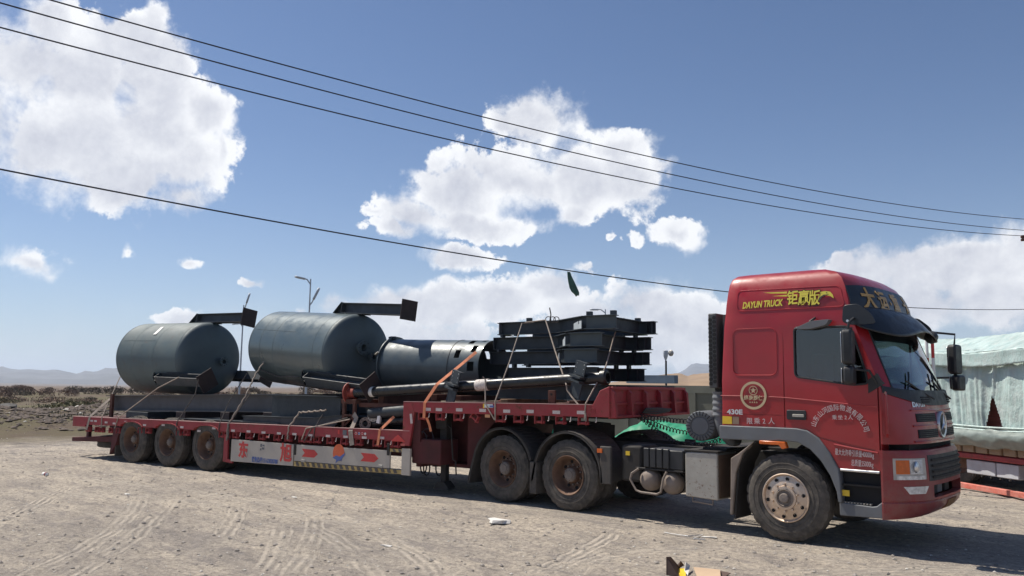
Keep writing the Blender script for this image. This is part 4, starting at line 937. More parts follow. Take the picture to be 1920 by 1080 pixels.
# dark plates and folded frames lying on the low deck
MB().prism([(-9.4, 0), (-6.2, 0), (-5.4, .9), (-9.0, .9)], dz(-8)+.03, dz(-8)+.05, 'z').xf(Matrix.Translation((0, .08, 0))).top('steel_plate', BEAMB, FL, 'thin dark steel plate lying on the low deck beside the rear beam', 'plate')
b = MB(); b.prism([(-7.35, 1.06), (-7.30, 1.19), (-5.2, 1.22), (-4.55, 1.30), (-4.40, 1.30), (-4.65, 1.06)], .14, .19); b.prism([(-7.32, 1.185), (-5.2, 1.215), (-4.45, 1.30), (-4.45, 1.312), (-5.2, 1.228), (-7.32, 1.198)], .10, .9)
b.top('stacked_beam_set', BEAMB, FL, 'dark folded steel frame on the low deck under the deep beam', 'frame')
for i, (x0, x1, y) in enumerate(((-6.9, -2.9, .75), (-6.5, -3.0, 1.15))):
    b = MB(); ibeam(b, (x0, y, dz(-5)+.10), (x1, y, dz(-5)+.10), .17, .16); b.top('steel_beam', BEAMB, FL, ['small dark beam lying low on the deck behind the folded frame', 'second small dark beam lying deeper on the deck'][i], 'beam')
# ---- horizontal tanks
def tank(name, label, c, ax, Ln, R, legs, nozzles, seams, lett, group):
    ax = Vector(ax).normalized(); s = Vector((0, 0, 1)).cross(ax).normalized(); v = ax.cross(s)   # s: away from the camera, v: up
    # columns: x along the axis, y away, z up
    TM = Matrix((( ax.x, s.x, v.x, c[0]), (ax.y, s.y, v.y, c[1]), (ax.z, s.z, v.z, c[2]), (0, 0, 0, 1)))
    LY = TM @ Matrix.Rotation(-pi/2, 4, 'Z')      # lathe y axis -> tank axis
    th = thing(name, label, 'tank', FL, (c[0], c[1], c[2]-R), group)
    n = 72; h = Ln/2
    sh = MB().lathe([(R, -h)]+[(R-(.004 if abs(q) == 1 else 0), -h+Ln*(k+1)/13) for k, q in enumerate([0]*12)]+[(R, h)], n, LY)
    shell = sh.build('shell', TANKM if lett else TANKG, th, ang=25)
    for sg in (-1, 1):
        pr_ = [(R*cos(a)*(1.0) if a else R, sg*(h+.012+R*.30*sin(a)**1.0)) for a in np.linspace(0, pi/2*.999, 12)]
        pr_ = [(R-.002, sg*h), (R-.008, sg*(h+.006))]+[(R*(1-(1-cos(a))**1.25), sg*(h+.012+R*.30*sin(a))) for a in np.linspace(0, pi/2, 14)]
        MB().lathe(pr_, n, LY).build('dished_head', DISHG, th, ang=40)
    for q in seams: MB().lathe([(R-.001, q-.008), (R+.003, q-.003), (R+.003, q+.003), (R-.001, q+.008)], n, LY).build('weld_seam', TANKM, shell)
    MB().tube([TM @ Vector((q, -(R+.002)*sin(1.1), (R+.002)*cos(1.1))) for q in np.linspace(-h*.95, h*.2, 8)], .003, 5).build('weld_seam', TANKM, shell)
    for (yy, zz, r_, ln) in nozzles:
        rr = math.hypot(yy, zz)/R; hx_ = h+R*.30*math.sqrt(max(0, 1-rr*rr))
        M_ = TM @ Matrix.Translation((hx_-.05, yy, zz)) @ Matrix.Rotation(-pi/2, 4, 'Z')
        nz = MB().lathe([(r_, 0), (r_, ln), (r_*1.5, ln), (r_*1.5, ln+.03), (r_*.72, ln+.03), (r_*.72, 0)], 24, M_).build('nozzle', DISHG, th)
        for k in range(8): a = 2*pi*k/8; MB().cyl(M_ @ Vector((r_*1.25*cos(a), ln+.045, r_*1.25*sin(a))), M_ @ Vector((r_*1.25*cos(a), ln+.028, r_*1.25*sin(a))), .009, 6).build('flange_bolt', CHAS, nz)
        MB().lathe([(0, .01), (r_*.7, .012)], 16, M_).build('nozzle_bore', DARK, nz)
    for (ang, x0, x1, hh, ww, ps) in legs:   # ang from the top towards the far side
        a = radians(ang); rad = Vector((0, sin(a), cos(a))); m3 = TM.to_3x3()
        cc = R+hh/2+.012; A = TM @ (Vector((x0, 0, 0))+rad*cc); B = TM @ (Vector((x1, 0, 0))+rad*cc); b = MB()
        mm, ln = ibeam(b, A, B, hh, ww, .014, .010, m3 @ rad)
        lg = b.build('leg', BEAMG, th)
        # end gusset sloping down to the shell and base plate
        b = MB(); b.prism([(-.30, -hh/2-.012), (-.012, -hh/2-.012), (-.012, hh/2+.004), (-.05, hh/2+.004)], -.008, .008, 'y', mm); b.box(-.012, 0, -ww/2, ww/2, -hh/2, hh/2, mm)
        b.prism([(-.30, -hh/2-.01), (-.29, -hh/2), (-.04, hh/2+.012), (-.05, hh/2+.004)], -ww/2, ww/2, 'y', mm); b.build('leg_gusset', BEAMG, lg)
        MB().box(ln, ln+.018, -ps/2, ps/2, -ps/2, ps/2, mm).build('base_plate', PLATEB, lg, bevel=.003)
        MB().box(.25, .75, -ww/2-.02, ww/2+.02, -hh/2-.014, -hh/2+.0, mm).build('leg_pad', BEAMG, lg)
    return th, TM, R
legs1 = [(8, .62, 2.50, .22, .20, .42), (-121, .60, 2.45, .20, .22, .44), (114, .50, 2.35, .20, .22, .40)]
t1, TM1, R1 = tank('horizontal_tank', 'smaller matt grey steel tank at the rear with a white label', (-11.594, 1.4, 2.479), (1, -.003, -.02), 2.435, .887, legs1, [(.20, -.06, .075, .16)], [-.62, .30], 1, 'grey steel tanks on the low deck')
MB().box(-.06, .06, -.003, .002, -.14, .14, TM1 @ Matrix.Rotation(-radians(42), 4, 'X') @ Matrix.Translation((.10, 0, 0)) @ Matrix.Identity(4)).build('paper_label', WHT, t1) if False else None
a_ = radians(42); c_ = TM1 @ Vector((.02, -(R1+.003)*sin(a_), (R1+.003)*cos(a_)))
lm_ = TM1.to_3x3().to_4x4(); lm_.translation = c_
MB().box(-.055, .055, -.15, .15, -.002, .002, lm_ @ Matrix.Rotation(a_, 4, 'X') @ Matrix.Rotation(.1, 4, 'Z')).build('paper_label', WHT, t1)
legs2 = [(4, .84, 2.92, .22, .20, .40), (-127, .90, 2.98, .20, .22, .42), (114, .7, 2.5, .20, .22, .42)]
t2, TM2, R2 = tank('horizontal_tank', 'larger glossy grey steel tank amidships with two pipe nozzles', (-6.562, 1.4, 2.613), (.986, -.15, -.072), 2.789, .825, legs2, [(-.08, .14, .10, .17), (.22, -.04, .07, .15)], [-.98, -.45, 1.05], None, 'grey steel tanks on the low deck')
# ---- cylindrical shell with slots
ax3 = Vector((1, .01, -.03)).normalized(); c3 = Vector((-2.98, 1.35, 2.25)); R3 = .515; L3 = 2.40
s3_ = Vector((0, 0, 1)).cross(ax3).normalized(); v3 = ax3.cross(s3_)
TM3 = Matrix((( ax3.x, s3_.x, v3.x, c3[0]), (ax3.y, s3_.y, v3.y, c3[1]), (ax3.z, s3_.z, v3.z, c3[2]), (0, 0, 0, 1)))
shell = thing('slotted_shell', 'black steel cylinder with cut slots and an open end on the gooseneck', 'cylinder', FL, (c3.x, c3.y, c3.z-R3))
LY3 = TM3 @ Matrix.Rotation(-pi/2, 4, 'Z'); h3 = L3/2
b = MB().lathe([(R3, -h3), (R3, h3), (R3-.014, h3), (R3-.014, -h3), (R3, -h3)], 72, LY3)
sh3 = b.build('shell', SHELB, shell)
cuts = []
for a_, x0, x1 in ((62, .62, .74), (22, .78, .90), (-20, .66, .78), (48, .96, 1.07), (88, .95, 1.10), (10, 1.02, 1.12), (128, .62, .75), (-60, .7, .8)):
    a = radians(a_); rad = Vector((0, -sin(a), cos(a))); M_ = TM3 @ Matrix.Rotation(a, 4, 'X')
    cuts.append(MB().box(x0, x1, -.085, .085, R3-.08, R3+.08, M_))
boolean(sh3, cuts, frame=FL)
MB().lathe([(R3-.02, 0), (R3+.05, 0), (R3+.05, .02), (R3-.02, .02), (R3-.02, 0)], 48, LY3 @ Matrix.Translation((0, -h3-.02, 0))).build('end_flange', SHELB, shell)
MB().lathe([(R3+.001, .48), (R3+.006, .485), (R3+.006, .50), (R3+.001, .505)], 72, LY3).build('weld_seam', BEAMB, sh3)
for a_ in (12,): a = radians(a_); MB().box(-h3-.10, -h3+.04, -.04, .04, R3+.0, R3+.06, TM3 @ Matrix.Rotation(a, 4, 'X')).build('lifting_lug', BEAMB, shell)
for a_ in (68,): a = radians(a_); MB().prism([(-h3-.12, R3-.02), (-h3+.05, R3+.11), (-h3+.02, R3+.12), (-h3-.15, R3)], -.015, .015, 'y', TM3 @ Matrix.Rotation(a, 4, 'X')).build('end_clip', SIL if a_ > 60 else BEAMB, shell)
# timber and beams carrying the shell
for x in (-3.9, -2.6, -2.05):
    z1 = c3.z-R3-.0+ (x-c3.x)*-.03; MB().box(x, x+.14, .55, 2.3, (dz(x)+.01 if x < -2.76 else gz(x)+.02), z1).top('support_beam', RUST, FL, {-3.9: 'rusty cross support under the rear end of the black cylinder', -2.6: 'rusty cross support under the middle of the black cylinder', -2.05: 'rusty cross support under the open end of the black cylinder'}[x], 'support', bevel=.008)
# ---- stacked bolted frames
SX = [(0, 940, 1050, 1101, 1156, 1230, 1072), (1, 930, 1047, 1071, 1129, 1221, 1052), (2, 924, 1052, 1060, 1119, 1218, 1043), (3, 952, 1068, 1068, 1119, 1208, 1050), (4, 936, 1062, 1062, 1122, 1150, 1050)]
fh = .225
ftop = [3.05, 2.775, 2.51, 2.22, 1.93]
flab = ['topmost dark steel frame of the stack with small tabs on top', 'second dark steel frame from the top of the stack', 'middle dark steel frame of the five-layer stack', 'fourth dark steel frame from the top behind the long pipe', 'lowest dark steel frame of the stack on the gooseneck']
Yb, Yn, Yr = 1.30, .62, 2.15
for k, xl, xm, xn, xr, xe, xk in SX:
    z = ftop[k]-fh/2 if k < 4 else 1.80
    x = lambda px, y: L(px, 650, y).x
    f = thing('stacked_beam_set', flab[k], 'frame', FL, (x(xn, Yn), Yb, z-fh/2), 'dark steel frames stacked on the gooseneck')
    P = [(x(xl, Yb), Yb), (x(xm, 1.28), 1.28), (x(xn, Yn)-.02, Yn+.01), (x(xr, Yn), Yn), (x(xr, Yn)+.55, Yr-.3), (x(xe, Yr), Yr)]
    hh = fh if k < 4 else .26
    if k >= 3: P[2] = (x(xn, .85), .85); P[3] = (x(xr, .85), .85)
    if k == 4: P[0] = (x(xl, .8), .8); P[1] = (x(xm, .8), .8); P[2] = (P[1][0]+.02, .78); P[3] = (x(xr, .75), .75)
    def seg(p, q, nm, mt_):
        b = MB(); ibeam(b, (p[0], p[1], z), (q[0], q[1], z), hh, .17, .013, .010); return b.build(nm, mt_, f)
    seg(P[0], P[1], 'rear_member', BEAMB)
    seg(P[1], P[2], 'angled_member', BEAMB); seg(P[2], P[3], 'front_member', BEAMF)
    seg((P[3][0]-.45, Yr), P[5], 'right_member', BEAMB); seg((P[3][0]-.30, P[3][1]+.1), (P[3][0]-.28, Yr-.1), 'right_link', BEAMB)
    seg((P[0][0]+.05, 2.3), (P[5][0]-.3, 2.4), 'far_member', BEAMB)
    if k == 0:
        seg((P[0][0]-.12, Yb+.45), P[0], 'end_member', BEAMB)
        MB().box(P[0][0]-.0, P[0][0]+.012, Yb-.09, Yb+.02, z-hh/2, z+hh/2).build('end_plate', GREYP, f)
    else: MB().box(P[0][0]-.004, P[0][0]+.010, Yb-.085, Yb+.085, z-hh/2, z+hh/2).build('end_plate', BEAMG, f)
    # light notched end plate on the angled face
    if k < 3:
        A = Vector((P[1][0], P[1][1], 0)); B = Vector((P[2][0], P[2][1], 0)); d = (B-A).normalized(); nrm = Vector((d.y, -d.x, 0)) if d.y < 0 else Vector((-d.y, d.x, 0))
        lw = .30 if k == 0 else .16; mm = Matrix(((d.x, -d.y, 0, 0), (d.y, d.x, 0, 0), (0, 0, 1, 0), (0, 0, 0, 1))); mm.translation = Vector((B.x, B.y, z))
        poly = [(-lw, -hh/2+.014), (0, -hh/2+.014), (0, .05 if k else .03), (-lw*.28, .05 if k else .03), (-lw*.28, -.02), (-lw*.40, -.02), (-lw*.40, .03), (-lw, .0)]
        MB().prism(poly, -.094, -.086, 'y', mm).build('notched_plate', NOTCH, f)
    for q in ((P[2][0]+.05, P[2][1]), (P[3][0]-.06, P[3][1]), (P[0][0]+.6, Yb), (P[5][0]-.35, Yr)):
        if k == 0: MB().box(q[0]-.045, q[0]+.045, q[1]-.02, q[1]+.05, z+hh/2, z+hh/2+.07).build('tab', BEAMB, f)
    # packing pieces between layers
    if 0 < k:
        for q in ((P[5][0]-.30, Yr), (P[5][0]-.55, Yr), (P[0][0]+.65, Yb-.3), (P[0][0]+.22, Yb-.1)): MB().box(q[0]-.025, q[0]+.025, q[1]-.05, q[1]+.05, z+hh/2, ftop[k-1]-fh).build('spacer', BEAMB, f)
    for q in (.35, .75): 
        p = (P[3][0]-.2)*(1-q)+P[5][0]*q; MB().box(p-.004, p+.004, Yr-.08, Yr-.006, z-hh/2+.014, z+hh/2-.014).build('stiffener', BEAMB, f)
for i, (x0, x1) in enumerate(((-1.0, -.85), (.35, .5), (1.05, 1.2))):
    MB().box(x0, x1, .45, 2.5, gz(x0)+.0, 1.667).top('support_beam', WOOD if i != 1 else RUST, FL, ['weathered timber baulk under the left end of the frame stack', 'rusty baulk under the middle of the frame stack', 'weathered timber baulk under the right end of the frame stack'][i], 'support', bevel=.008)
pz = L(1222, 717, 1.4); MB().box(.95, 1.28, .95, 2.6, 1.70, 1.93).top('steel_beam', BEAMB, FL, 'black beam lying crosswise behind the headboard', 'beam')
# ---- long black pipe column with red flange
pc = thing('pipe_column', 'long glossy black pipe column with a red oxide flange at its left end', 'pipe', FL, (-1.6, .30, 1.6))
A = Vector((-4.30, .22, 1.715)); B = Vector((1.13, .30, 2.045)); d = (B-A).normalized()
def along(t, dy=0, dz_=0): return A+d*t+Vector((0, dy, dz_))
LT = (B-A).length
q_ = d.to_track_quat('Y', 'Z').to_matrix().to_4x4(); PM = Matrix.Translation(A) @ q_
MB().lathe([(.094, .08), (.094, LT), (.078, LT), (.078, LT-.5)], 32, PM).build('pipe', PIPEB, pc)
fl = MB().lathe([(0, -.035), (.205, -.035), (.205, -.008), (.115, -.008), (.105, .0), (.105, .13), (.094, .135)], 40, PM).build('flange', FLR, pc)
for k in range(12): a = 2*pi*k/12; MB().lathe([(0, -.038), (.012, -.038), (.012, -.034)], 8, PM @ Matrix.Translation((.17*cos(a), 0, .17*sin(a)))).build('bolt_hole', DARK, fl)
MB().lathe([(.0955, .42), (.097, .425), (.097, .60), (.0955, .605)], 32, PM).build('white_wrap', WHT, pc)
MB().lathe([(.0955, 2.95), (.099, 2.955), (.099, 3.20), (.0955, 3.205)], 32, PM).build('white_wrap', mat('stained_wrap', (.62, .58, .55), .7, var=.1, rust=.6, vscale=4, rcol=(.2, .12, .08)), pc)
MB().lathe([(.120, LT-.10), (.125, LT-.02), (.10, LT+.01)], 32, PM).build('pipe_collar', PIPEB, pc)
for k, (t, zz) in enumerate(((2.50, 0), (4.95, 0))):
    for sgn in (1, -1):
        M_ = PM @ Matrix.Translation((0, t, 0)) @ Matrix.Rotation(radians(-28), 4, 'X') @ Matrix.Rotation(radians(0), 4, 'Y')
        o_ = MB().box(-.012, .012, -.11, .11, .09*sgn if sgn > 0 else -.40, .40 if sgn > 0 else -.09, M_).xf(Matrix.Translation((0, -.10, 0))).build('bracket_plate', BEAMB, pc, bevel=.003) if False else None
        nrm = Vector((-.25, -.95, .15)).normalized()
        u_ = Vector((.25, 0, 1)).normalized() if sgn > 0 else Vector((-.25, 0, -1)).normalized(); r_ = u_.cross(nrm).normalized(); nrm = r_.cross(u_)
        c_ = along(t+.02, -.10, 0); mm = Matrix(((r_.x, nrm.x, u_.x, c_.x), (r_.y, nrm.y, u_.y, c_.y), (r_.z, nrm.z, u_.z, c_.z), (0, 0, 0, 1)))
        pl_ = MB().box(-.12, .12, -.01, .01, .06, .27 if sgn > 0 else .30, mm).build('bracket_plate', BEAMB, pc, bevel=.003)
        if sgn > 0:
            for (hx_, hz_) in ((-.08, .24), (.08, .24), (-.08, .17), (.08, .17), (-.08, .10), (.08, .10)): MB().lathe([(0, -.001), (.010, -.001)], 8, mm @ Matrix.Translation((hx_, .011, hz_))).build('bolt_hole', WHT, pl_); MB().lathe([(0, -.001), (.010, -.001)], 8, mm @ Matrix.Translation((hx_, -.011, hz_))).build('bolt_hole', WHT, pl_)
            MB().box(-.13, .13, -.06, .012, .265, .28, mm).build('bracket_flange', BEAMG, pl_)
        MB().box(-.13, .13, -.02, .10, .02, .05, mm).build('bracket_gusset', BEAMB, pc)
# ---- pipes on the low deck under the step, with loose flanges
for i, (y, z, x0, x1, r_) in enumerate(((.30, 1.20, -4.2, -2.62, .10), (.52, 1.14, -4.1, -2.6, .095), (.20, 1.40, -3.75, -2.62, .10), (.45, 1.36, -3.9, -2.6, .09), (.75, 1.2, -4.2, -2.6, .1))):
    dz_ = (.18, -.06, .10, -.04, .0)[i]
    MB().tube([(x0, y, z-dz_/2), (x1, y, z+dz_/2)], r_, 20).top('steel_pipe', BEAMB if i else PIPEB, FL, ['black pipe at the bottom of the bundle nearest the deck edge', 'black pipe in the middle of the bundle against the step', 'topmost black pipe of the bundle against the gooseneck step', 'short black pipe just under the topmost one by the step', 'black pipe deepest in the bundle against the gooseneck step'][i], 'pipe', 'black pipes against the gooseneck step')
def ring_flange(px, py, y, r, lab, mt_=None, rot=.35):
    p = L(px, py, y); th = MB(); M_ = Matrix.Translation(p) @ Matrix.Rotation(rot, 4, 'Z')
    th.lathe([(r*.5, -.02), (r, -.02), (r, .02), (r*.5, .02), (r*.5, -.02)], 28, M_); o_ = thing('ring_flange', lab, 'flange', FL, p, 'loose ring flanges by the rusty stand')
    th.build('ring', mt_ or HUBM, o_)
    for k in range(8): a = 2*pi*k/8; MB().lathe([(0, -.022), (r*.09, -.022), (r*.09, -.018)], 8, M_ @ Matrix.Translation((r*.78*cos(a), 0, r*.78*sin(a)))).build('bolt_hole', DARK, o_)
ring_flange(685, 794, .16, .115, 'lower loose grey ring flange resting on the deck by the rusty stand')
ring_flange(700.5, 779, .20, .115, 'upper loose ring flange held by a white strip beside the rusty stand', SIL)
ring_flange(696, 768, .34, .105, 'dark ring flange hanging behind the lighter ones', BEAMB)
p = L(710, 780, .14); MB().prism([(-.02, .13), (.03, .13), (.075, -.12), (-.005, -.13)], -.02, .02).xf(Matrix.Translation(p) @ Matrix.Rotation(.28, 4, 'Y')).top('metal_offcut', WHT, FL, 'bright tapered metal strip leaning beside the ring flanges', 'metal strip')
# rusty stand carrying the flange end of the pipe
st = thing('rusty_stand', 'rusty welded steel stand on the deck under the red flange', 'stand', FL, (-4.2, .2, dz(-4.2)))
def bar(x0, x1, y0, y1, z0, z1, nm='stand_post', par=st, mt_=RUST): return MB().box(x0, x1, y0, y1, z0, z1).build(nm, mt_, par, bevel=.004)
bar(-4.40, -4.34, .10, .16, 1.08, 1.56); bar(-4.13, -4.07, .10, .16, 1.08, 1.56); bar(-4.40, -4.34, .80, .86, 1.08, 1.56); bar(-4.13, -4.07, .80, .86, 1.08, 1.56)
bar(-4.42, -4.05, .09, .88, 1.52, 1.60, 'stand_top'); bar(-4.40, -4.07, .10, .14, 1.28, 1.32, 'stand_bar'); bar(-4.04, -2.9, .18, .26, 1.46, 1.54, 'stand_beam')
MB().prism([(-4.38, 1.10), (-4.33, 1.10), (-4.10, 1.28), (-4.15, 1.28)], .11, .14).build('stand_brace', RUST, st)
# ---- ropes, chains, straps
def rope(pts, r, mt_, label, cat='rope', nm='lashing_rope', chain=False, group='lashing ropes over the load', sag=0.):
    P = [L(px, py, y) for px, py, y in pts]
    if chain:
        Q = []
        for a, b_ in zip(P, P[1:]):
            n = max(2, int((b_-a).length/.05))
            for i in range(n): t = i/n; Q.append(a.lerp(b_, t)+Vector((.012*sin(i*2.1), 0, .012*cos(i*2.1))))
        P = Q+[P[-1]]
    MB().tube(P, r, 6).top(nm, mt_, FL, label, cat, group)
def strap(pts, w, mt_, label, group=None):
    P = [L(px, py, y) for px, py, y in pts]; b = MB(); n = len(P)
    for i, p in enumerate(P):
        t = (P[min(i+1, n-1)]-P[max(i-1, 0)]).normalized(); s = t.cross(Vector((0, -1, 0))).normalized()*w/2
        b.v += [p+s+Vector((0, -.004, 0)), p-s+Vector((0, -.004, 0)), p+s+Vector((0, .002, 0)), p-s+Vector((0, .002, 0))]
    for i in range(n-1):
        a = i*4; c = a+4; b.f += [[a, c, c+1, a+1], [a+2, a+3, c+3, c+2], [a, a+2, c+2, c], [a+1, c+1, c+3, a+3]]
    b.f += [[0, 1, 3, 2], [4*n-4, 4*n-2, 4*n-1, 4*n-3]]
    b.top('lashing_strap', mt_, FL, label, 'strap', group, smooth=False)
strap([(214, 741, .40), (190, 762, .15), (168.5, 781.5, -.03), (162, 806, -.035)], .075, ROPE, 'wide brown webbing strap at the rear end of the long beam')
rope([(226, 705, .9), (191, 782, -.03), (190, 803, -.03)], .013, ROPE, 'pale rope from the back of the smaller tank to the rear corner')
rope([(336, 707, .10), (297, 709+18, .18), (222, 782.5, -.03), (215, 803, -.03)], .013, ROPE, 'pale rope from the smaller tank leg down to the rear deck edge')
rope([(372, 712, .25), (366, 739, .25), (332, 791, -.03), (329, 809, -.03)], .013, ROPED, 'dark rope between the second and third trailer wheels')
rope([(463, 700, .5), (430, 752, .25), (412, 794, -.03), (409, 812, -.03)], .012, ROPED, 'thin dark rope beside the chain between the tanks')
rope([(495, 678, .8), (479, 702, .6), (462, 739, .28), (437, 781, .05), (427, 797, -.03), (425, 826, -.03)], .017, ROPE, 'twisted rope running down between the two tanks', chain=True)
rope([(470, 738, .28), (450, 765, .2), (429, 797, -.03), (428, 824, -.03)], .012, ROPED, 'short dark rope alongside the twisted rope')
rope([(486, 692, .9), (520, 706, .9), (560, 707, .7)], .010, ROPED, 'thin rope stretched level between the two tanks')
rope([(612, 769, .12), (561, 773.5, .10), (541, 802, -.03), (539, 824, -.03)], .016, ROPE, 'pale chain over the folded frame', chain=True)
rope([(656, 786, .06), (605, 797, .0), (574, 803, -.03), (566, 824, -.03)], .013, ROPE, 'pale rope from the rusty stand to the deck edge')
rope([(652, 783, .08), (585, 802, -.03), (570, 828, -.03)], .011, ROPED, 'thin dark rope just above the pale rope by the rusty stand')
rope([(605, 777, .1), (590, 803, -.03), (588, 822, -.03)], .011, ROPED, 'thin dark rope over the folded frame right of the chain')
strap([(663, 776, .10), (668, 784, .08), (657, 808, -.03), (660, 835, -.032)], .11, ROPE, 'bundle of brown webbing hanging from the rusty stand')
strap([(893, 660, .80), (869, 680, .62), (819.5, 720.6, .06), (796.5, 755, -.03), (794.8, 784, -.032)], .06, ORSTR, 'orange webbing strap over the slotted cylinder and long pipe', 'orange webbing straps')
strap([(800, 783, -.02), (805, 796, .02), (808, 809, .03)], .05, ORSTR, 'loose hanging end of orange webbing under the gooseneck rail', 'orange webbing straps')
strap([(739, 781, .14), (712, 807, -.03), (708, 835, -.034)], .055, ORSTR, 'short orange webbing strap over the pipes on the low deck', 'orange webbing straps')
rope([(1000, 604, 1.0), (979, 606, 1.04), (955, 680, .4), (928.5, 752, -.03), (928.5, 788, -.03)], .012, ROPE, 'pale rope at the left end of the frame stack')
rope([(985, 604.5, 1.03), (1023, 600, 1.03), (1040, 655, .75), (1062, 722, .18), (1063, 731, .18), (1071, 743, .16), (1098, 775, -.03), (1099, 790, -.03)], .013, ROPE, 'bright bent rope over the middle of the frame stack')
rope([(1170, 597, 1.5), (1162, 601, 1.35), (1152, 628, 1.2), (1136, 687, .45), (1098, 757, -.03), (1096, 787, -.03)], .012, ROPE, 'rope at the right end of the frame stack')
rope([(905, 706, .15), (910, 712, .17), (910, 757, -.03), (927, 787, -.03)], .011, ROPE, 'short rope looped over the long pipe by its first bracket')
rope([(1031, 601, 1.0), (1033, 590, 1.0), (1030.5, 577, 1.0)], .012, ROPED, 'stiff rope end standing up from the top frame')
for k, px in enumerate((1028, 1035, 1041)):
    c_ = L(px, 600, 1.03); MB().tube([c_+Vector((.055*cos(a), .02*k, .05*sin(a)+.01)) for a in np.linspace(0, 2*pi, 16)], .008, 5).top('rope_coil', ROPED, FL, 'small loop of dark rope on top of the frame stack', 'rope', 'rope loops on the frame stack')

p = L(211, 742, .30); MB().box(p.x-.05, p.x+.05, .27, .33, dz(p.x)+.012, 1.56).top('stake_post', RUST, FL, 'rusty upright stake at the rear end of the long beam', 'stake')
# ================================================================== setting
rngn = np.random.default_rng(5)
def vnoise(x, y, seed=0):
    xi = np.floor(x).astype(np.int64); yi = np.floor(y).astype(np.int64); fx = x-xi; fy = y-yi
    def hsh(a, b):
        h = (a*374761393+b*668265263+seed*1442695041) & 0xffffffff; h = ((h ^ (h >> 13))*1274126177) & 0xffffffff; return ((h ^ (h >> 16)) & 0xffff)/65535.
    fx = fx*fx*(3-2*fx); fy = fy*fy*(3-2*fy)
    return (hsh(xi, yi)*(1-fx)+hsh(xi+1, yi)*fx)*(1-fy)+(hsh(xi, yi+1)*(1-fx)+hsh(xi+1, yi+1)*fx)*fy
def fbm(x, y, s, o=4, seed=0):
    t = 0; a = 1; n = 0
    for k in range(o): t = t+a*(vnoise(x*s, y*s, seed+k)-.5); n += a; a *= .55; s *= 2.1
    return t/n
FH = Vector((fw.x, fw.y, 0)).normalized(); RH = Vector((FH.y, -FH.x, 0))
def CP(s, d): return Vector((CAM.x, CAM.y, 0))+FH*d+RH*s       # s to the right, d ahead, on the ground
def SX_(px, d): return (px-960)/FOC*d*1.0
def graded(lo, hi, step, far, g=1.13):
    a = list(np.arange(lo, hi, step)); q = step; x = hi
    while x < far: a.append(x); q *= g; x += q
    a.append(far); q = step; x = lo-step; pre = []
    while x > -far: pre.append(x); q *= g; x -= q
    pre.append(-far); return np.array(pre[::-1]+a)
gx = graded(-20, 7, .055, 12000); gy = graded(-8.5, 5, .05, 12000)
GX, GY = np.meshgrid(gx, gy)
def gheight(x, y):
    dx = x-CAM.x; dy = y-CAM.y; dd = dx*FH.x+dy*FH.y; ss = dx*RH.x+dy*RH.y; r = np.hypot(dx, dy)
    near = np.clip(1-(r-22)/25, 0, 1)
    h = near*(.030*fbm(x, y, 1.6, 3, 11)+.045*fbm(x*.6, y, 4.5, 3, 3)+.035*fbm(x*.6+y*.3, y, 10., 3, 7))
    tr = np.clip(1-np.hypot((x+6)/13, (y-1.2)/2.6), 0, 1); h = h*(1-.6*np.clip(tr*3, 0, 1))
    mid = np.clip((r-24)/12, 0, 1)*np.clip(1-(r-2500)/2500, 0, 1)
    h = h+mid*.35*fbm(x, y, .05, 4, 21)*np.clip(r/90, 0, 1)
    left = np.clip((-ss-4)/6, 0, 1)
    h = h+left*.95*np.exp(-((dd-38)/7.)**2)*np.clip(.8+1.6*fbm(x, y, .22, 3, 31), 0, 2)
    lm = np.clip(-ss/np.maximum(dd, 1)/.25, 0, 1); h = h-.0060*np.clip(np.where(dd > 0, r-25, 0), 0, 3000)*lm
    h = h+1.0*np.exp(-((dd-128)/16.)**2)*np.clip(.8+1.5*fbm(x, y, .06, 3, 41), 0, 2)
    return h
GZ = gheight(GX, GY)
nxg, nyg = len(gx), len(gy)
me = bpy.data.meshes.new('ground'); me.vertices.add(nxg*nyg)
me.vertices.foreach_set('co', np.stack([GX, GY, GZ], -1).astype(np.float32).ravel())
ii, jj = np.meshgrid(np.arange(nxg-1), np.arange(nyg-1)); a = (jj*nxg+ii).ravel(); q = np.stack([a, a+1, a+nxg+1, a+nxg], -1).astype(np.int32)
me.loops.add(q.size); me.loops.foreach_set('vertex_index', q.ravel()); me.polygons.add(len(q)); me.polygons.foreach_set('loop_start', np.arange(0, q.size, 4, dtype=np.int32)); me.polygons.foreach_set('loop_total', np.full(len(q), 4, np.int32))
me.update(); me.validate(); me.polygons.foreach_set('use_smooth', [True]*len(me.polygons))
# ground material
mt = bpy.data.materials.new('dusty_ground'); mt.use_nodes = True; nt = mt.node_tree; B_ = nt.nodes['Principled BSDF']; B_.inputs['Roughness'].default_value = .95; B_.inputs['Specular IOR Level'].default_value = .15
def g_n(vec, s, d=6, r=.6, dist=0):
    n = nt.nodes.new('ShaderNodeTexNoise'); n.inputs['Scale'].default_value = s; n.inputs['Detail'].default_value = d; n.inputs['Roughness'].default_value = r; n.inputs['Distortion'].default_value = dist; nt.links.new(vec, n.inputs['Vector']); return n.outputs[0]
def g_r(x, lo, hi, a=0., b=1.):
    n = nt.nodes.new('ShaderNodeMapRange'); nt.links.new(x, n.inputs[0])
    for k, v_ in enumerate((lo, hi, a, b)): n.inputs[k+1].default_value = v_
    return n.outputs[0]
def g_m(f, a, b):
    n = nt.nodes.new('ShaderNodeMix'); n.data_type = 'RGBA'
    for x, s in ((f, n.inputs[0]), (a, n.inputs[6]), (b, n.inputs[7])):
        if isinstance(x, (tuple, float)): s.default_value = x
        else: nt.links.new(x, s)
    return n.outputs[2]
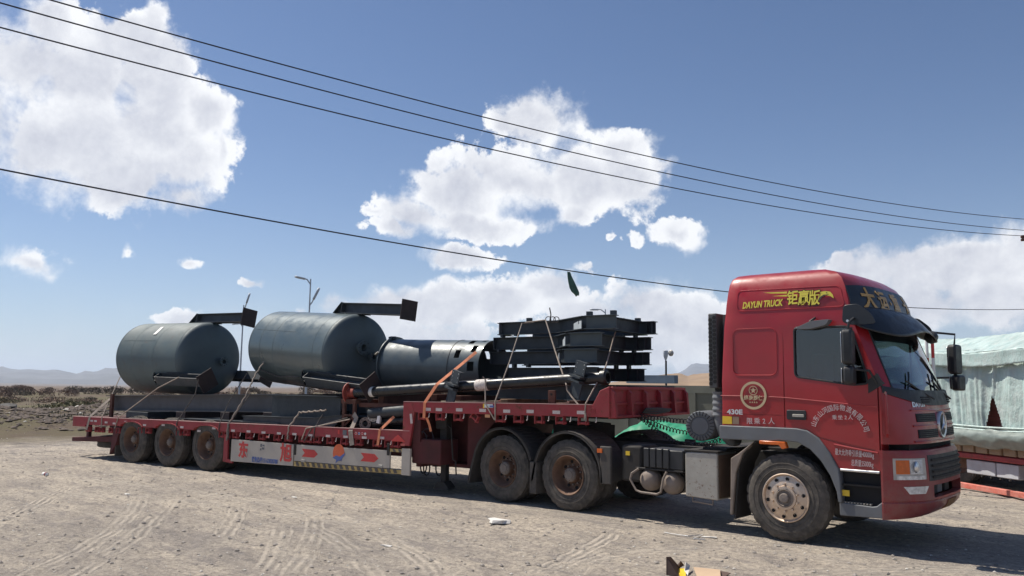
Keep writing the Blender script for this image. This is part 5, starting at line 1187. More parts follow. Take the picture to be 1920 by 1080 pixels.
def g_op(op, a, b):
    n = nt.nodes.new('ShaderNodeMath'); n.operation = op
    for x, s in ((a, n.inputs[0]), (b, n.inputs[1])):
        if isinstance(x, float): s.default_value = x
        else: nt.links.new(x, s)
    return n.outputs[0]
P_ = nt.nodes.new('ShaderNodeTexCoord').outputs['Object']
mpn = nt.nodes.new('ShaderNodeMapping'); mpn.inputs['Rotation'].default_value = (0, 0, .12); mpn.inputs['Scale'].default_value = (.45, 1.3, 1); nt.links.new(P_, mpn.inputs[0]); PS = mpn.outputs[0]
base = g_m(g_r(g_n(PS, 1.1, 8, .7, .4), .36, .64), (.30, .268, .238, 1), (.58, .505, .41, 1))
base = g_m(g_r(g_n(PS, .22, 5, .6), .4, .62, 0., .5), base, (.60, .515, .41, 1))
base = g_m(g_r(g_n(PS, 3.2, 9, .78, .6), .50, .60, 0., .75), base, (.245, .222, .21, 1))
base = g_m(g_r(g_n(P_, .5, 5, .6), .50, .66, 0., .45), base, (.25, .225, .21, 1))
base = g_m(g_r(g_n(P_, 14, 8, .75), .42, .62, 0., .8), base, (.20, .18, .165, 1))
base = g_m(g_r(g_n(P_, 48, 4, .7), .60, .68, 0., .8), base, (.66, .61, .54, 1))
vo_ = nt.nodes.new('ShaderNodeTexVoronoi'); vo_.inputs['Scale'].default_value = 9; nt.links.new(P_, vo_.inputs['Vector'])
base = g_m(g_r(vo_.outputs['Distance'], .10, .16, .55, 0.), base, (.20, .18, .165, 1))  # dark specks painted in as fine shadows in the gravel
# tyre tracks: arcs of circles through three ground points, ribs pressed in as relief and compacted paler dust
sxy = nt.nodes.new('ShaderNodeVectorMath'); sxy.operation = 'MULTIPLY'; nt.links.new(P_, sxy.inputs[0]); sxy.inputs[1].default_value = (1, 1, 0)
wob = nt.nodes.new('ShaderNodeTexNoise'); wob.inputs['Scale'].default_value = 2.2; wob.inputs['Detail'].default_value = 4; nt.links.new(P_, wob.inputs['Vector'])
wv_ = nt.nodes.new('ShaderNodeVectorMath'); wv_.operation = 'MULTIPLY_ADD'; nt.links.new(wob.outputs['Color'], wv_.inputs[0]); wv_.inputs[1].default_value = (.09, .09, 0); nt.links.new(sxy.outputs[0], wv_.inputs[2])
tr_mask = None; tr_rib = None
for (a_, b_, c_, w_, fr_) in (((60, 1078), (190, 1008), (262, 932), .17, 62.), ((135, 1079), (255, 1003), (314, 945), .17, 62.), ((0, 985), (70, 945), (130, 915), .16, 70.), ((490, 1078), (522, 1020), (532, 975), .15, 55.),
        ((548, 1079), (580, 1020), (590, 965), .15, 55.), ((700, 1079), (660, 1035), (590, 990), .17, 62.), ((410, 1010), (436, 975), (446, 945), .18, 58.), ((0, 925), (420, 948), (800, 1010), .26, 40.),
        ((820, 1079), (760, 1030), (700, 1000), .18, 62.), ((1060, 1079), (1260, 1030), (1560, 1050), .20, 50.), ((0, 880), (300, 915), (640, 965), .22, 44.), ((1000, 1075), (1100, 1030), (1150, 1000), .16, 60.), ((1500, 1079), (1700, 1066), (1900, 1075), .2, 50.)):
    A_, B__, C_ = G(*a_), G(*b_), G(*c_); ax_, ay_, bx_, by_, cx_, cy_ = A_.x, A_.y, B__.x, B__.y, C_.x, C_.y
    d_ = 2*(ax_*(by_-cy_)+bx_*(cy_-ay_)+cx_*(ay_-by_)); ux = ((ax_**2+ay_**2)*(by_-cy_)+(bx_**2+by_**2)*(cy_-ay_)+(cx_**2+cy_**2)*(ay_-by_))/d_; uy = ((ax_**2+ay_**2)*(cx_-bx_)+(bx_**2+by_**2)*(ax_-cx_)+(cx_**2+cy_**2)*(bx_-ax_))/d_
    R__ = math.hypot(ax_-ux, ay_-uy)
    dn_ = nt.nodes.new('ShaderNodeVectorMath'); dn_.operation = 'DISTANCE'; nt.links.new(wv_.outputs[0], dn_.inputs[0]); dn_.inputs[1].default_value = (ux+.045, uy+.045, 0)
    df = g_op('SUBTRACT', dn_.outputs['Value'], float(R__)); ab = g_op('ABSOLUTE', df, 0.)
    mk = g_r(ab, w_, w_*.80); rb = g_op('MULTIPLY', mk, g_op('SINE', g_op('MULTIPLY', df, fr_), 0.))
    mid_ = (A_+B__+C_)/3; dm = nt.nodes.new('ShaderNodeVectorMath'); dm.operation = 'DISTANCE'; nt.links.new(P_, dm.inputs[0]); dm.inputs[1].default_value = (B__.x, B__.y, 0); L_ = max((A_-B__).length, (C_-B__).length)
    fade = g_r(dm.outputs['Value'], L_*1.25, L_*.8); mk = g_op('MULTIPLY', mk, fade); rb = g_op('MULTIPLY', rb, fade)
    tr_mask = mk if tr_mask is None else g_op('MAXIMUM', tr_mask, mk); tr_rib = rb if tr_rib is None else g_op('ADD', tr_rib, rb)
worn = g_r(g_n(P_, 1.7, 5, .65), .40, .60)
tr_mask = g_op('MULTIPLY', tr_mask, worn); tr_rib = g_op('MULTIPLY', tr_rib, worn)
base = g_m(g_op('MULTIPLY', tr_mask, .38), base, (.60, .535, .45, 1))
base = g_m(g_op('MULTIPLY', g_r(tr_rib, -.2, -.9), .42), base, (.20, .178, .16, 1))
# scrubland further off: olive and brown patches
sepg = nt.nodes.new('ShaderNodeVectorMath'); sepg.operation = 'DISTANCE'; nt.links.new(P_, sepg.inputs[0]); sepg.inputs[1].default_value = (4, -10, 0)
farf = g_r(g_op('ADD', sepg.outputs['Value'], g_r(g_n(P_, .25, 4), 0, 1, -5, 5)), 26, 31)
scr = g_m(g_r(g_n(P_, .12, 8, .7), .42, .60), (.125, .095, .072, 1), (.125, .115, .062, 1)); scr = g_m(g_r(g_n(P_, .9, 6, .7), .5, .64, 0., .7), scr, (.10, .082, .068, 1))
fff = g_r(sepg.outputs['Value'], 130, 200); scr = g_m(fff, scr, (.15, .115, .09, 1))
nt.links.new(g_m(farf, base, scr), B_.inputs['Base Color'])
bn = nt.nodes.new('ShaderNodeBump'); bn.inputs['Strength'].default_value = 1.; bn.inputs['Distance'].default_value = .06
hh_ = g_op('ADD', g_op('MULTIPLY', g_n(P_, 14, 8, .75), .6), g_op('MULTIPLY', g_n(P_, 55, 4, .7), .35)); hh_ = g_op('ADD', hh_, g_op('MULTIPLY', tr_rib, .24)); nt.links.new(hh_, bn.inputs['Height']); nt.links.new(bn.outputs[0], B_.inputs['Normal'])
me.materials.append(mt); GM = mt
ground = bpy.data.objects.new('ground', me); COL.objects.link(ground); tag(ground, 'dusty gravel yard running out to scrubland', kind='structure')
import bisect
_gx, _gy, _gz = gx.tolist(), gy.tolist(), GZ.tolist()
def gh(x, y):
    i = min(max(bisect.bisect_right(_gx, x)-1, 0), len(_gx)-2); j = min(max(bisect.bisect_right(_gy, y)-1, 0), len(_gy)-2)
    u = (x-_gx[i])/(_gx[i+1]-_gx[i]); v = (y-_gy[j])/(_gy[j+1]-_gy[j])
    return (_gz[j][i]*(1-u)+_gz[j][i+1]*u)*(1-v)+(_gz[j+1][i]*(1-u)+_gz[j+1][i+1]*u)*v
# loose stones and clods
def clod(b, c, r, rnd):
    n0 = len(b.v); a0 = rnd.random()*6
    for k, (x, y, z) in enumerate(((1, 0, 0), (.3, .95, .1), (-.8, .6, -.1), (-.8, -.6, .05), (.3, -.95, 0), (.1, .1, .75), (-.1, 0, -.5))):
        f = r*(.7+.6*rnd.random()); b.v.append(Vector((c[0]+f*(x*cos(a0)-y*sin(a0)), c[1]+f*(x*sin(a0)+y*cos(a0)), c[2]+f*z*.7)))
    for k in range(5): b.f += [[n0+k, n0+(k+1) % 5, n0+5], [n0+(k+1) % 5, n0+k, n0+6]]
rnd = random.Random(3)
for nm, mt_, cnt, lab, rr, rng_ in (('gravel', mat('grey_stone', (.27, .245, .22), .9, var=.3, vscale=30), 5200, 'scattered grey pebbles on the dusty yard', (.006, .034), (6.2, 24)), ('pale_stones', mat('pale_stone', (.55, .52, .47), .9, var=.15, vscale=30), 1500, 'scattered pale stones and scraps on the yard', (.008, .022), (6.5, 34))):
    b = MB()
    for k in range(cnt):
        d = rng_[0]+(rng_[1]-rng_[0])*rnd.random()**1.6; px = rnd.uniform(-60, 1980); p = CP(SX_(px, d), d); r = rr[0]+(rr[1]-rr[0])*rnd.random()**3
        clod(b, (p.x, p.y, gh(p.x, p.y)+r*.25), r, rnd)
    o_ = b.build(nm, mt_, None, recalc=False, smooth=False); tag(o_, lab, kind='stuff')
b = MB(); b2_ = MB()
for k in range(17000):
    s = rnd.uniform(-30, 1); d = 29+20*rnd.random(); p = CP(s*(d/38), d)
    if rnd.random() > math.exp(-((d-37)/6.5)**2)+.06: continue
    r = .03+.15*rnd.random()**3; clod(b if rnd.random() < .975 else b2_, (p.x, p.y, gh(p.x, p.y)+r*.2), r, rnd)
tag(b.build('rubble', mat('dark_clods', (.125, .098, .082), .95, var=.35, vscale=3, bump=.3), None, recalc=False, smooth=False), 'band of dark earth clods and rubble at the edge of the yard', kind='stuff')
tag(b2_.build('pale_rubble', mat('pale_stone', (.5, .47, .43), .9), None, recalc=False, smooth=False), 'pale stones lying among the dark rubble', kind='stuff')
# ------------------------------------------------ shrubs
def shrub_mesh(seed, n, w, h, leaf):
    r = random.Random(seed); b = MB()
    lobes = [(r.uniform(-.5, .5)*w*.6, r.uniform(-.5, .5)*w*.6, r.uniform(.35, .6)*h, r.uniform(.32, .5)) for _ in range(6)]
    for _ in range(n):
        lx, ly, lz, lr = r.choice(lobes); a = r.uniform(0, 2*pi); e = math.asin(r.uniform(-.7, 1)); q = r.uniform(.5, 1)**.4
        c = Vector((lx+lr*w*q*cos(a)*cos(e), ly+lr*w*q*sin(a)*cos(e), max(.02, lz+lr*h*q*sin(e)))); t = Vector((r.uniform(-1, 1), r.uniform(-1, 1), r.uniform(.2, 1.6))).normalized(); s = t.cross(Vector((r.uniform(-1, 1), r.uniform(-1, 1), .1))).normalized()
        k = leaf*r.uniform(.6, 1.3); n0 = len(b.v); b.v += [c-t*k-s*k*.35, c-t*k+s*k*.35, c+t*k]; b.f.append([n0, n0+1, n0+2])
    return b.mesh('shrub')
BR = mat('tamarisk_brown', (.20, .135, .10), .95, var=.35, vscale=1.5); BG = mat('scrub_olive', (.15, .118, .065), .95, var=.3, vscale=1.5); BD = mat('scrub_dark', (.115, .092, .07), .95, var=.3, vscale=1.5); BGR = mat('weed_green', (.12, .112, .055), .95, var=.3, vscale=3); STEM = mat('stem_brown', (.09, .06, .04), .9)
kinds = []
for k in range(3):
    for m_, nm_ in ((BR, 'brown'), (BD, 'dark')): me_ = shrub_mesh(10+k, 620, 2.0, 1.5, .13); me_.materials.append(m_); kinds.append(me_)
for k in range(230):
    s = -128+205*(k+rnd.random()*.8)/230; d = 96+46*rnd.random(); p = CP(s, d); me_ = kinds[(k*7+k//3) % 6]
    o = bpy.data.objects.new('shrub', me_); COL.objects.link(o); sc_ = rnd.uniform(.5, 1.15); o.location = (p.x, p.y, gh(p.x, p.y)-.1); o.scale = (sc_*rnd.uniform(.9, 1.5), sc_, sc_*rnd.uniform(.65, 1.0)); o.rotation_euler = (0, 0, rnd.random()*6)
    br = k*7+k//3
    tag(o, 'reddish brown bush in the far row below the hills' if br % 2 == 0 else 'dark bush in the far row below the hills', 'bush', 'bushes along the far earth bank')
lows = []
for k, m_ in enumerate((BG, BGR, BR)): me_ = shrub_mesh(30+k, 420, 1.2, .55, .075); me_.materials.append(m_); lows.append(me_)
for k in range(52):
    d = 42+55*rnd.random(); px = rnd.uniform(-150, 560); p = CP(SX_(px, d), d); j = (0, 1, 0, 2, 1)[k % 5]; o = bpy.data.objects.new('low_shrub', lows[j]); COL.objects.link(o); sc_ = rnd.uniform(.6, 1.6)
    o.location = (p.x, p.y, gh(p.x, p.y)-.05); o.scale = (sc_*1.6, sc_*1.3, sc_*.9); o.rotation_euler = (0, 0, rnd.random()*6)
    tag(o, ['low olive scrub plant on the flat behind the rubble', 'low green weed clump on the flat behind the rubble', 'low reddish scrub plant on the flat behind the rubble'][j], 'shrub', 'low scrub plants behind the rubble')
b = MB()
for k in range(6000):
    d = 33+75*rnd.random()**1.3; px = rnd.uniform(-100, 620); 
    if noise.noise(Vector((d*.12, px*.012, 0))) < -.05: continue
    p = CP(SX_(px, d), d); z = gh(p.x, p.y); hh = rnd.uniform(.05, .16); q = Vector((rnd.uniform(-1, 1), rnd.uniform(-1, 1), 0)).normalized()*.05; n0 = len(b.v); b.v += [Vector((p.x, p.y, z))-q, Vector((p.x, p.y, z))+q, Vector((p.x+rnd.uniform(-.05, .05), p.y, z+hh))]; b.f.append([n0, n0+1, n0+2])
tag(b.build('dry_grass', mat('dry_grass', (.16, .145, .085), .95, var=.3, vscale=.3), None, recalc=False, smooth=False), 'dry yellowish grass beyond the rubble', kind='stuff')
# ------------------------------------------------ hills and mountains
def ridge(name, D, prof, deep, mt_, lab, amp=.12, fs=None, seed=1, base=0):
    xs = np.linspace(prof[0][0], prof[-1][0], 260); ys = np.interp(xs, [p[0] for p in prof], [p[1] for p in prof]); b = MB(); nu = len(xs)
    nv = 26; fs = fs or 14./D
    def hzy(px): d0, d1 = ray(px, 600), ray(px, 800); return 600+200*d0.z/(d0.z-d1.z)
    P = []
    for j in range(nv+1):
        v = j/nv; d = D-deep*(1-v)
        for i in range(nu):
            p = CP(SX_(xs[i], d), d); H = max(0, (hzy(xs[i])-ys[i]))/FOC*D+CAM.z
            f = v**1.1; nn = noise.fractal(Vector((p.x*fs, p.y*fs, seed)), 1.0, 2.1, 6); rg = 1-abs(noise.noise(Vector((p.x*fs*1.3, p.y*fs*1.3, seed+9))))*2
            z = H*(f+ (1-f)*f*2.2*amp*3*(nn*.7+rg*.5))+ (1-abs(2*v-1))*0
            if v == 1: z = H*(1+.05*nn+.07*noise.noise(Vector((p.x*fs*9, p.y*fs*9, 2))))
            b.v.append(Vector((p.x, p.y, base+z if j else -40)))
    for j in range(nv):
        for i in range(nu-1): a = j*nu+i; b.f.append([a, a+1, a+nu+1, a+nu])
    nb = nv*nu
    # back slope
    n0 = len(b.v)
    for i in range(nu): p = CP(SX_(xs[i], D+deep), D+deep); b.v.append(Vector((p.x, p.y, -40)))
    for i in range(nu-1): b.f.append([nb+i, nb+i+1, n0+i+1, n0+i])
    o_ = b.build(name, mt_, None, recalc=False, smooth=True, ang=180); tag(o_, lab, kind='structure')
MTN = mat('bare_mountain_rock', (.115, .115, .125), .95, var=.3, vscale=.004, bump=0)
MND = mat('bare_earth_mound', (.27, .19, .125), .95, var=.15, vscale=.08, bump=.4, bscale=.6)
ridge('mountains', 5200, [(-900, 700), (-500, 690), (-250, 697), (-60, 688), (0, 690), (12, 687.5), (25, 692), (45, 694), (62, 692), (90, 695), (105, 694), (120, 694.5), (150, 701), (160, 699), (165, 696), (185, 698), (205, 691.5), (232, 691), (260, 696), (300, 699), (380, 708), (450, 712), (560, 708), (700, 714), (900, 716), (1100, 722)], 1500, MTN, 'long low mountain range in blue haze', amp=.3)
ridge('far_mountains', 6500, [(1150, 722), (1240, 712), (1270, 700), (1285, 693), (1296, 684), (1305, 681.5), (1320, 683), (1345, 681), (1420, 690), (1600, 700), (1800, 690), (2100, 700), (2500, 712)], 2500, MTN, 'distant blue peak beyond the wall', seed=5)
ridge('earth_mounds', 260, [(1120, 722), (1180, 712), (1208, 707), (1235, 703), (1258, 700), (1275, 701), (1290, 704), (1310, 701), (1330, 699), (1350, 698), (1400, 700), (1500, 705), (1650, 700), (1900, 708), (2100, 720)], 60, MND, 'brown bare earth mounds beyond the wall', amp=.10, seed=3, fs=.05)
# ------------------------------------------------ wall behind the truck
CONC = mat('weathered_concrete', (.135, .138, .115), .9, var=.15, vscale=.8, dust=.3, dcol=(.17, .17, .13), bump=.2, bscale=8)
wl_ = MB().box(-14.5, 1.0, 14., 14.25, -.1, 1.72).top('concrete_wall', CONC, FT, 'grey concrete wall behind the lorry cab, earth mounds beyond', 'wall')
MB().box(-14.55, 1.0, 13.96, 14.29, 1.722, 1.96).build('wall_coping', mat('coping_concrete', (.16, .165, .14), .9, var=.1), wl_)
for k in range(6): x = -14.3+k*2.6; c_ = MB().box(x, x+.25, 13.93, 13.995, -.1, 1.72).build('wall_pier', CONC, wl_)
# ------------------------------------------------ covered trailer on the right
FQ = Matrix.Translation((.7, 8.0, 0)) @ Matrix.Rotation(math.atan2(-.63, .78), 4, 'Z')
TARP = mat('silver_green_tarp', (.40, .53, .505), .36, .1, var=.2, dust=.5, dcol=(.58, .56, .56), vscale=2.2, bump=.7, bscale=20, stretch=(1.6, 1, .8))
ft = thing('flatbed_trailer', 'parked flatbed trailer under a silver green tarpaulin at the right edge', 'trailer', FQ, (0, 1.3, 0))
MB().box(-5, 4.5, .12, 2.6, .60, .68).build('trailer_deck', mat('deck_red', (.30, .04, .035), .6, var=.2, dust=.3), ft)
MB().box(-5, 4.5, .05, .12, .56, .66).build('deck_rail', TRED, ft, bevel=.01)
MB().box(-5, 4.5, .8, .95, .35, .6).build('main_beam', CHAS, ft)
for x0, x1 in ((-.75, .02), (.05, .60)): MB().box(x0, x1, .10, .6, .26, .53).build('tool_box', mat('grey_white_box', (.50, .52, .56), .5, var=.08, dust=.3), ft, bevel=.015)
for k in range(5): MB().lathe([(0, -.0), (.02, -.005), (.02, .03)], 8, Matrix.Translation((-.55+k*.24, .07, .24))).build('box_latch', CHAS, ft)
for cx in (-3.4, -2.1, -1.25+.0, 2.2, 3.5):
    t = tyre_mesh(.5, .28).xf(Matrix.Translation((cx, .35, .50))).build('wheel', RUB, ft, loc=(cx, .35, .50)); MB().lathe([(0, .08), (.2, .07), (.26, .02), (.3, .0)], 24, Matrix.Translation((cx, .35, .50))).build('rim', RIMB, t)
MB().box(-4.8, 4.4, .25, 2.5, .70, 1.9).top('red_cargo', mat('faded_red_panels', (.36, .10, .085), .6, var=.15, dust=.4, dcol=(.5, .3, .28), stretch=(.3, 1, 6)), FQ, 'red ribbed cargo showing through the gap in the tarpaulin', 'cargo')
for k in range(7): MB().box(-1.1+k*.36, -.80+k*.36, .02, .24, .69, .93).top('cardboard_box', mat('brown_cardboard', (.30, .22, .15), .85, var=.15), FQ, ['first','second','third','fourth','fifth','sixth','seventh'][k]+' brown carton from the left under the tarpaulin hem', 'carton', 'cartons under the tarpaulin hem', bevel=.01)
def wrinkle(x, z, k=0): return noise.fractal(Vector((x*1.6, z*1.1, k)), .7, 2.1, 7)
def crump(x, z, k=0):
    t = 0; a = 1; s = 1.9
    for j in range(4): t += a*(1-2*abs(noise.noise(Vector((x*s+.4*z*s*(j % 2), z*s*.8, k+j*7))))); a *= .5; s *= 2.1
    return t-1
def side(u, v):
    x = -5.1+9.6*u; z = 1.12+1.60*v
    q = x+.22*(1-v)*sin(x*1.9+.6)+.05*(1-v)*sin(x*5.3)
    fold = lambda a, s_: (1-2*abs(noise.noise(Vector((q*a, .25*v, s_)))))
    pl = .085*(fold(2.3, 3)-.6)+.045*(fold(5.6, 8)-.6)*(1.1-.4*v)+.014*(fold(13., 5)-.6)
    return (x, -.02-pl+.008*crump(x*2.2, z*2.0), z)
tp = MB().grid(460, 84, side); W1 = 461
def cut(f):
    c = sum((tp.v[i] for i in f), Vector())/4; x0 = .22; w = .30*(1-(c.z-1.12)/.85); return c.z < 1.93 and abs(c.x-x0+.04*(c.z-1.1)) < .27*(1-(c.z-1.12)/.82)
tp.f = [f for f in tp.f if not cut(f)]
def top(u, v):
    x = -5.2+9.8*u; y = -.16+2.9*v; z = 2.66+.40*min(1, (v*3.2))+.03*sin(x*1.3)+.018*crump(x*1.6, y*.9, 2)*min(1, v*5+.4)-.10*max(0, v-.7)
    return (x, y+.015*wrinkle(x, 1, 3), z)
b = MB().grid(320, 70, top)
tpo = thing('tarpaulin', 'crinkled silver green tarpaulin draped over the cargo at the right edge', 'tarpaulin', FQ, (0, 1.3, .7))
tp.build('side_sheet', TARP, tpo, recalc=False, ang=180)
b.build('top_sheet', TARP, tpo, recalc=False, ang=180)
MB().grid(200, 8, lambda u, v: (-5.2+9.8*u, -.17+.012*sin(u*90)+.02*wrinkle(u*14, v, 7)*(1-v), 2.40+.03*sin(u*21)+.28*v+.02*wrinkle(u*12, 0, 9)*(1-v))).build('valance', TARP, tpo, recalc=False, ang=180, solid=.002)
MB().grid(200, 14, lambda u, v: (-5.2+9.8*u, -.10-.12*sin(pi*v)+.03*wrinkle(u*12, v*2, 4), .86+.38*v+.05*sin(u*8+.5)+.03*wrinkle(u*11, v, 6))).build('rolled_hem', mat('grey_green_hem', (.20, .235, .22), .45, .1, var=.2, bump=.3, bscale=5), tpo, recalc=False, ang=180, solid=.01)
for k in range(3): MB().tube([(-5.2+9.8*u, -.12+.02*wrinkle(u*9, k), 1.14+.06*k+.05*sin(u*8+.5)) for u in np.linspace(0, 1, 60)], .022, 6).build('hem_fold', TARP, tpo)
b = MB().box(-1.9, 4.6, -.46, -.36, .03, .13).top('steel_barrier', mat('pale_red_paint', (.55, .12, .08), .6, var=.2, dust=.5, dcol=(.62, .42, .36), vscale=5), FQ, 'long low red steel bar on the ground before the covered trailer', 'bar', bevel=.008)
b = MB(); b.tube([(-1.6, .7, .2), (-1.6, .75, 1.0)], .28, 10).top('wrapped_bundle', mat('grey_plastic_wrap', (.16, .19, .21), .35, var=.3, bump=.5, bscale=8), FQ, 'grey plastic wrapped bundle beside the red cab bumper', 'bundle')
# red and white striped posts behind the windscreen
for k, (px, c1) in enumerate(((1737, 0), (1748, 1))):
    p = AT(px, 640, 17.5); po = thing('marker_pole', ['red and white striped pole seen past the windscreen edge', 'second striped pole just right of the first near the far mirror'][k], 'pole', FT, (p.x, p.y, 0), 'striped poles beyond the cab')
    for j in range(7): MB().cyl((p.x, p.y, .42*j), (p.x, p.y, .42*(j+1)), .03, 10).build('pole_band', SGNR if (j+c1) % 2 else WHT, po)
# ------------------------------------------------ green sheet heaps and old tyre behind the trailer
GRN = mat('green_sheet', (.012, .24, .125), .6, var=.12, bump=.2, bscale=3)
def heap(cx, cy, lx, ly, h, lab, seed, skirt=0):
    def fn(u, v):
        a = 2*u-1; c = 2*v-1; q = max(0, 1-abs(a)**2.6)*max(0, 1-abs(c)**3); n_ = noise.fractal(Vector((a*2.2, c*2.2, seed)), .9, 2, 5)
        return (cx+lx*a*(1+.06*n_), cy+ly*c, h*q**.45*(1+.16*n_)+.0)
    MB().grid(60, 34, fn).top('green_sheet_heap', GRN, FT, lab, 'covered heap', 'green sheeted heaps', recalc=False, ang=180)
heap(-10.2, 6.9, 1.3, 1.0, 1.42, 'smaller heap under bright green sheeting seen above the rear fender', 3)
heap(-5.75, 6.9, 1.5, 1.2, 1.05, 'larger heap under green sheeting behind the coiled hoses', 8)
t = tyre_mesh(.42, .26); p = T(1092, 806, 6.0); t.xf(Matrix.Translation((p.x, 6.0, .44)) @ Matrix.Rotation(.5, 4, 'Z')); t.top('old_tyre', RUB, FT, 'old tyre standing between the two green heaps', 'tyre')
MB().lathe([(0, .05), (.2, .05), (.27, .01), (.29, .03)], 20, Matrix.Translation((p.x, 5.99, .44)) @ Matrix.Rotation(.5, 4, 'Z')).top('old_rim', RIMB, FT, 'brown rim inside the old tyre between the green heaps', 'rim') if False else None
# blue steel gantry end and bits on the wall line
pz = AT(1222, 712, 27); MB().box(-.9, .9, -.12, .12, 2.02, 2.28).xf(Matrix.Translation((pz.x, pz.y, 0))).top('pipe_rack', mat('steel_blue', (.10, .14, .19), .6), FT, 'short bluish steel beam on legs beyond the wall', 'rack')
# ------------------------------------------------ street lamps
def lamp(px, ytop, dist, arms, lab, h0=None):
    p = AT(px, ytop, dist); base = gh(p.x, p.y) if dist < 120 else 0; th = thing('street_lamp', lab, 'street lamp', FT, (p.x, p.y, base), 'street lamps beyond the yard')
    MB().tube([(p.x, p.y, base), (p.x, p.y, p.z)], [.08, .045], 10).build('pole', LAMPG, th)
    for (hx, hy, ax_, ay, sz) in arms:
        a = AT(ax_, ay, dist); a.x, a.y = p.x, p.y; h = AT(hx, hy, dist); mid = a.lerp(h, .55)+Vector((0, 0, .12 if hx < px else -.05))
        MB().tube([a, mid, h], .045, 6).build('arm', LAMPG, th)
        d = (h-mid).normalized(); s = d.cross(Vector((0, 0, 1))).normalized(); u_ = s.cross(d); mm = Matrix(((d.x, s.x, u_.x, h.x), (d.y, s.y, u_.y, h.y), (d.z, s.z, u_.z, h.z), (0, 0, 0, 1)))
        MB().prism(rpoly([(-.1, -.16), (.55, -.20), (.75, 0), (.55, .20), (-.1, .16)], .1), -.07, .07, 'z', mm @ Matrix.Scale(sz, 4)).build('lamp_head', LAMPG, th, bevel=.03)
lamp(582.5, 523, 54, [(570, 522.5, 583, 533, .85), (589, 559, 580, 573, 1.05)], 'tall double-armed street lamp behind the larger tank')
lamp(457, 572, 66, [(463, 566, 455, 583, 1.0), (448, 607, 451, 613, .7)], 'street lamp between the two tanks')
lamp(1135, 580, 62, [(1120, 580.5, 1135, 587, .8)], 'street lamp whose head shows above the frame stack')
p = AT(1248, 665, 42); th = thing('yard_lamp', 'short lamp on a dark post beyond the wall with a round dish beside it', 'lamp', FT, (p.x, p.y, 0))
MB().tube([(p.x, p.y, 0), (p.x+.02, p.y, p.z-.3)], .05, 8).build('post', CHAS, th)
MB().lathe([(.02, -.32), (.10, -.12), (.13, .05), (.12, .20), (.0, .26)], 12, Matrix.Translation(p) @ Matrix.Rotation(pi/2, 4, 'X')).build('lantern', LAMPG, th)
q = AT(1257, 662, 42); MB().lathe([(0, -.03), (.12, .0), (.16, .05)], 16, Matrix.Translation(q)).build('dish', SIL, th); MB().tube([p, q], .015, 5).build('dish_arm', LAMPG, th)
# ------------------------------------------------ overhead lines
def wire(pts, a_dist, b_dist, lab, r=.035):
    A = AT(pts[0][0], pts[0][1], a_dist); B = AT(pts[-1][0], pts[-1][1], b_dist); d2 = Vector((B.x-A.x, B.y-A.y)); nn = Vector((-d2.y, d2.x)).normalized(); P = []
    for px, py in pts:
        d = ray(px, py); t = (Vector((A.x, A.y))-Vector((CAM.x, CAM.y))).dot(nn)/Vector((d.x, d.y)).dot(nn); P.append(CAM+d*t)
    # fit a sagging curve z(s) and run it past both ends of the picture
    s = np.array([(Vector((q.x, q.y))-Vector((A.x, A.y))).dot(d2.normalized()) for q in P]); z = np.array([q.z for q in P]); c = np.polyfit(s, z, 2 if len(P) > 2 else 1)
    Ls = d2.length; ss = np.linspace(-14, Ls+40, 90); dn = d2.normalized()
    MB().tube([(A.x+dn.x*t, A.y+dn.y*t, float(np.polyval(c, t))) for t in ss], r, 6).top('power_line', CABLE, FT, lab, 'cable', 'overhead cables', smooth=True)
wire([(105, 0), (400, 88), (700, 167), (1000, 243), (1340, 320), (1640, 376), (1919, 411)], 38, 100, 'uppermost of the three overhead cables', .032)
wire([(0, 3), (350, 105), (700, 193), (1000, 268), (1340, 345), (1640, 398), (1919, 432)], 38, 100, 'middle of the three overhead cables', .032)
wire([(0, 46), (350, 146), (700, 229), (1000, 300), (1340, 366), (1640, 414), (1919, 443)], 38, 100, 'lowest of the three overhead cables', .032)
wire([(0, 317), (300, 372), (600, 432), (850, 475), (1080, 512), (1350, 545), (1720, 575), (1919, 581)], 30, 80, 'single lower overhead cable with a torn green rag on it', .028)
p = AT(1918, 452, 99); MB().lathe([(.0, 0), (.2, .01), (.2, .2), (.1, .28), (.2, .36), (.2, .6), (0, .62)], 12, Matrix.Translation(p) @ Matrix.Rotation(pi/2, 4, 'X')).top('insulator', RUST, FT, 'brown insulator where the cables meet at the right edge', 'insulator')
# the rag
b = MB(); A = Vector(AT(0, 317, 30)); B = Vector(AT(1919, 581, 80)); d2 = Vector((B.x-A.x, B.y-A.y)); nn = Vector((-d2.y, d2.x)).normalized()
def onw(px, py):
    d = ray(px, py); t = (Vector((A.x, A.y))-Vector((CAM.x, CAM.y))).dot(nn)/Vector((d.x, d.y)).dot(nn); return CAM+d*t
outl = [((1062.5, 509), (1068, 510)), ((1063, 520), (1073, 520)), ((1065, 530), (1078, 527)), ((1068, 540), (1082, 536)), ((1072, 547), (1084, 543)), ((1077, 551), (1085, 549)), ((1080, 556), (1084, 554))]
for k, (l_, r__) in enumerate(outl):
    a_, c_ = onw(*l_), onw(*r__)
    for j in range(6): t = j/5; v_ = a_.lerp(c_, t); v_ = v_+.3*Vector((.10*sin(t*9+k*.8), .12*cos(t*7+k), .03*sin(j*2.1+k) if k > 4 else 0)); b.v.append(v_)
for k in range(6):
    for j in range(5): a = k*6+j; b.f.append([a, a+1, a+7, a+6])
b.top('torn_rag', mat('rag_green', (.06, .13, .095), .8, var=.2), FT, 'torn dark green rag hanging from the single lower cable', 'rag', solid=.006, recalc=False, ang=180)
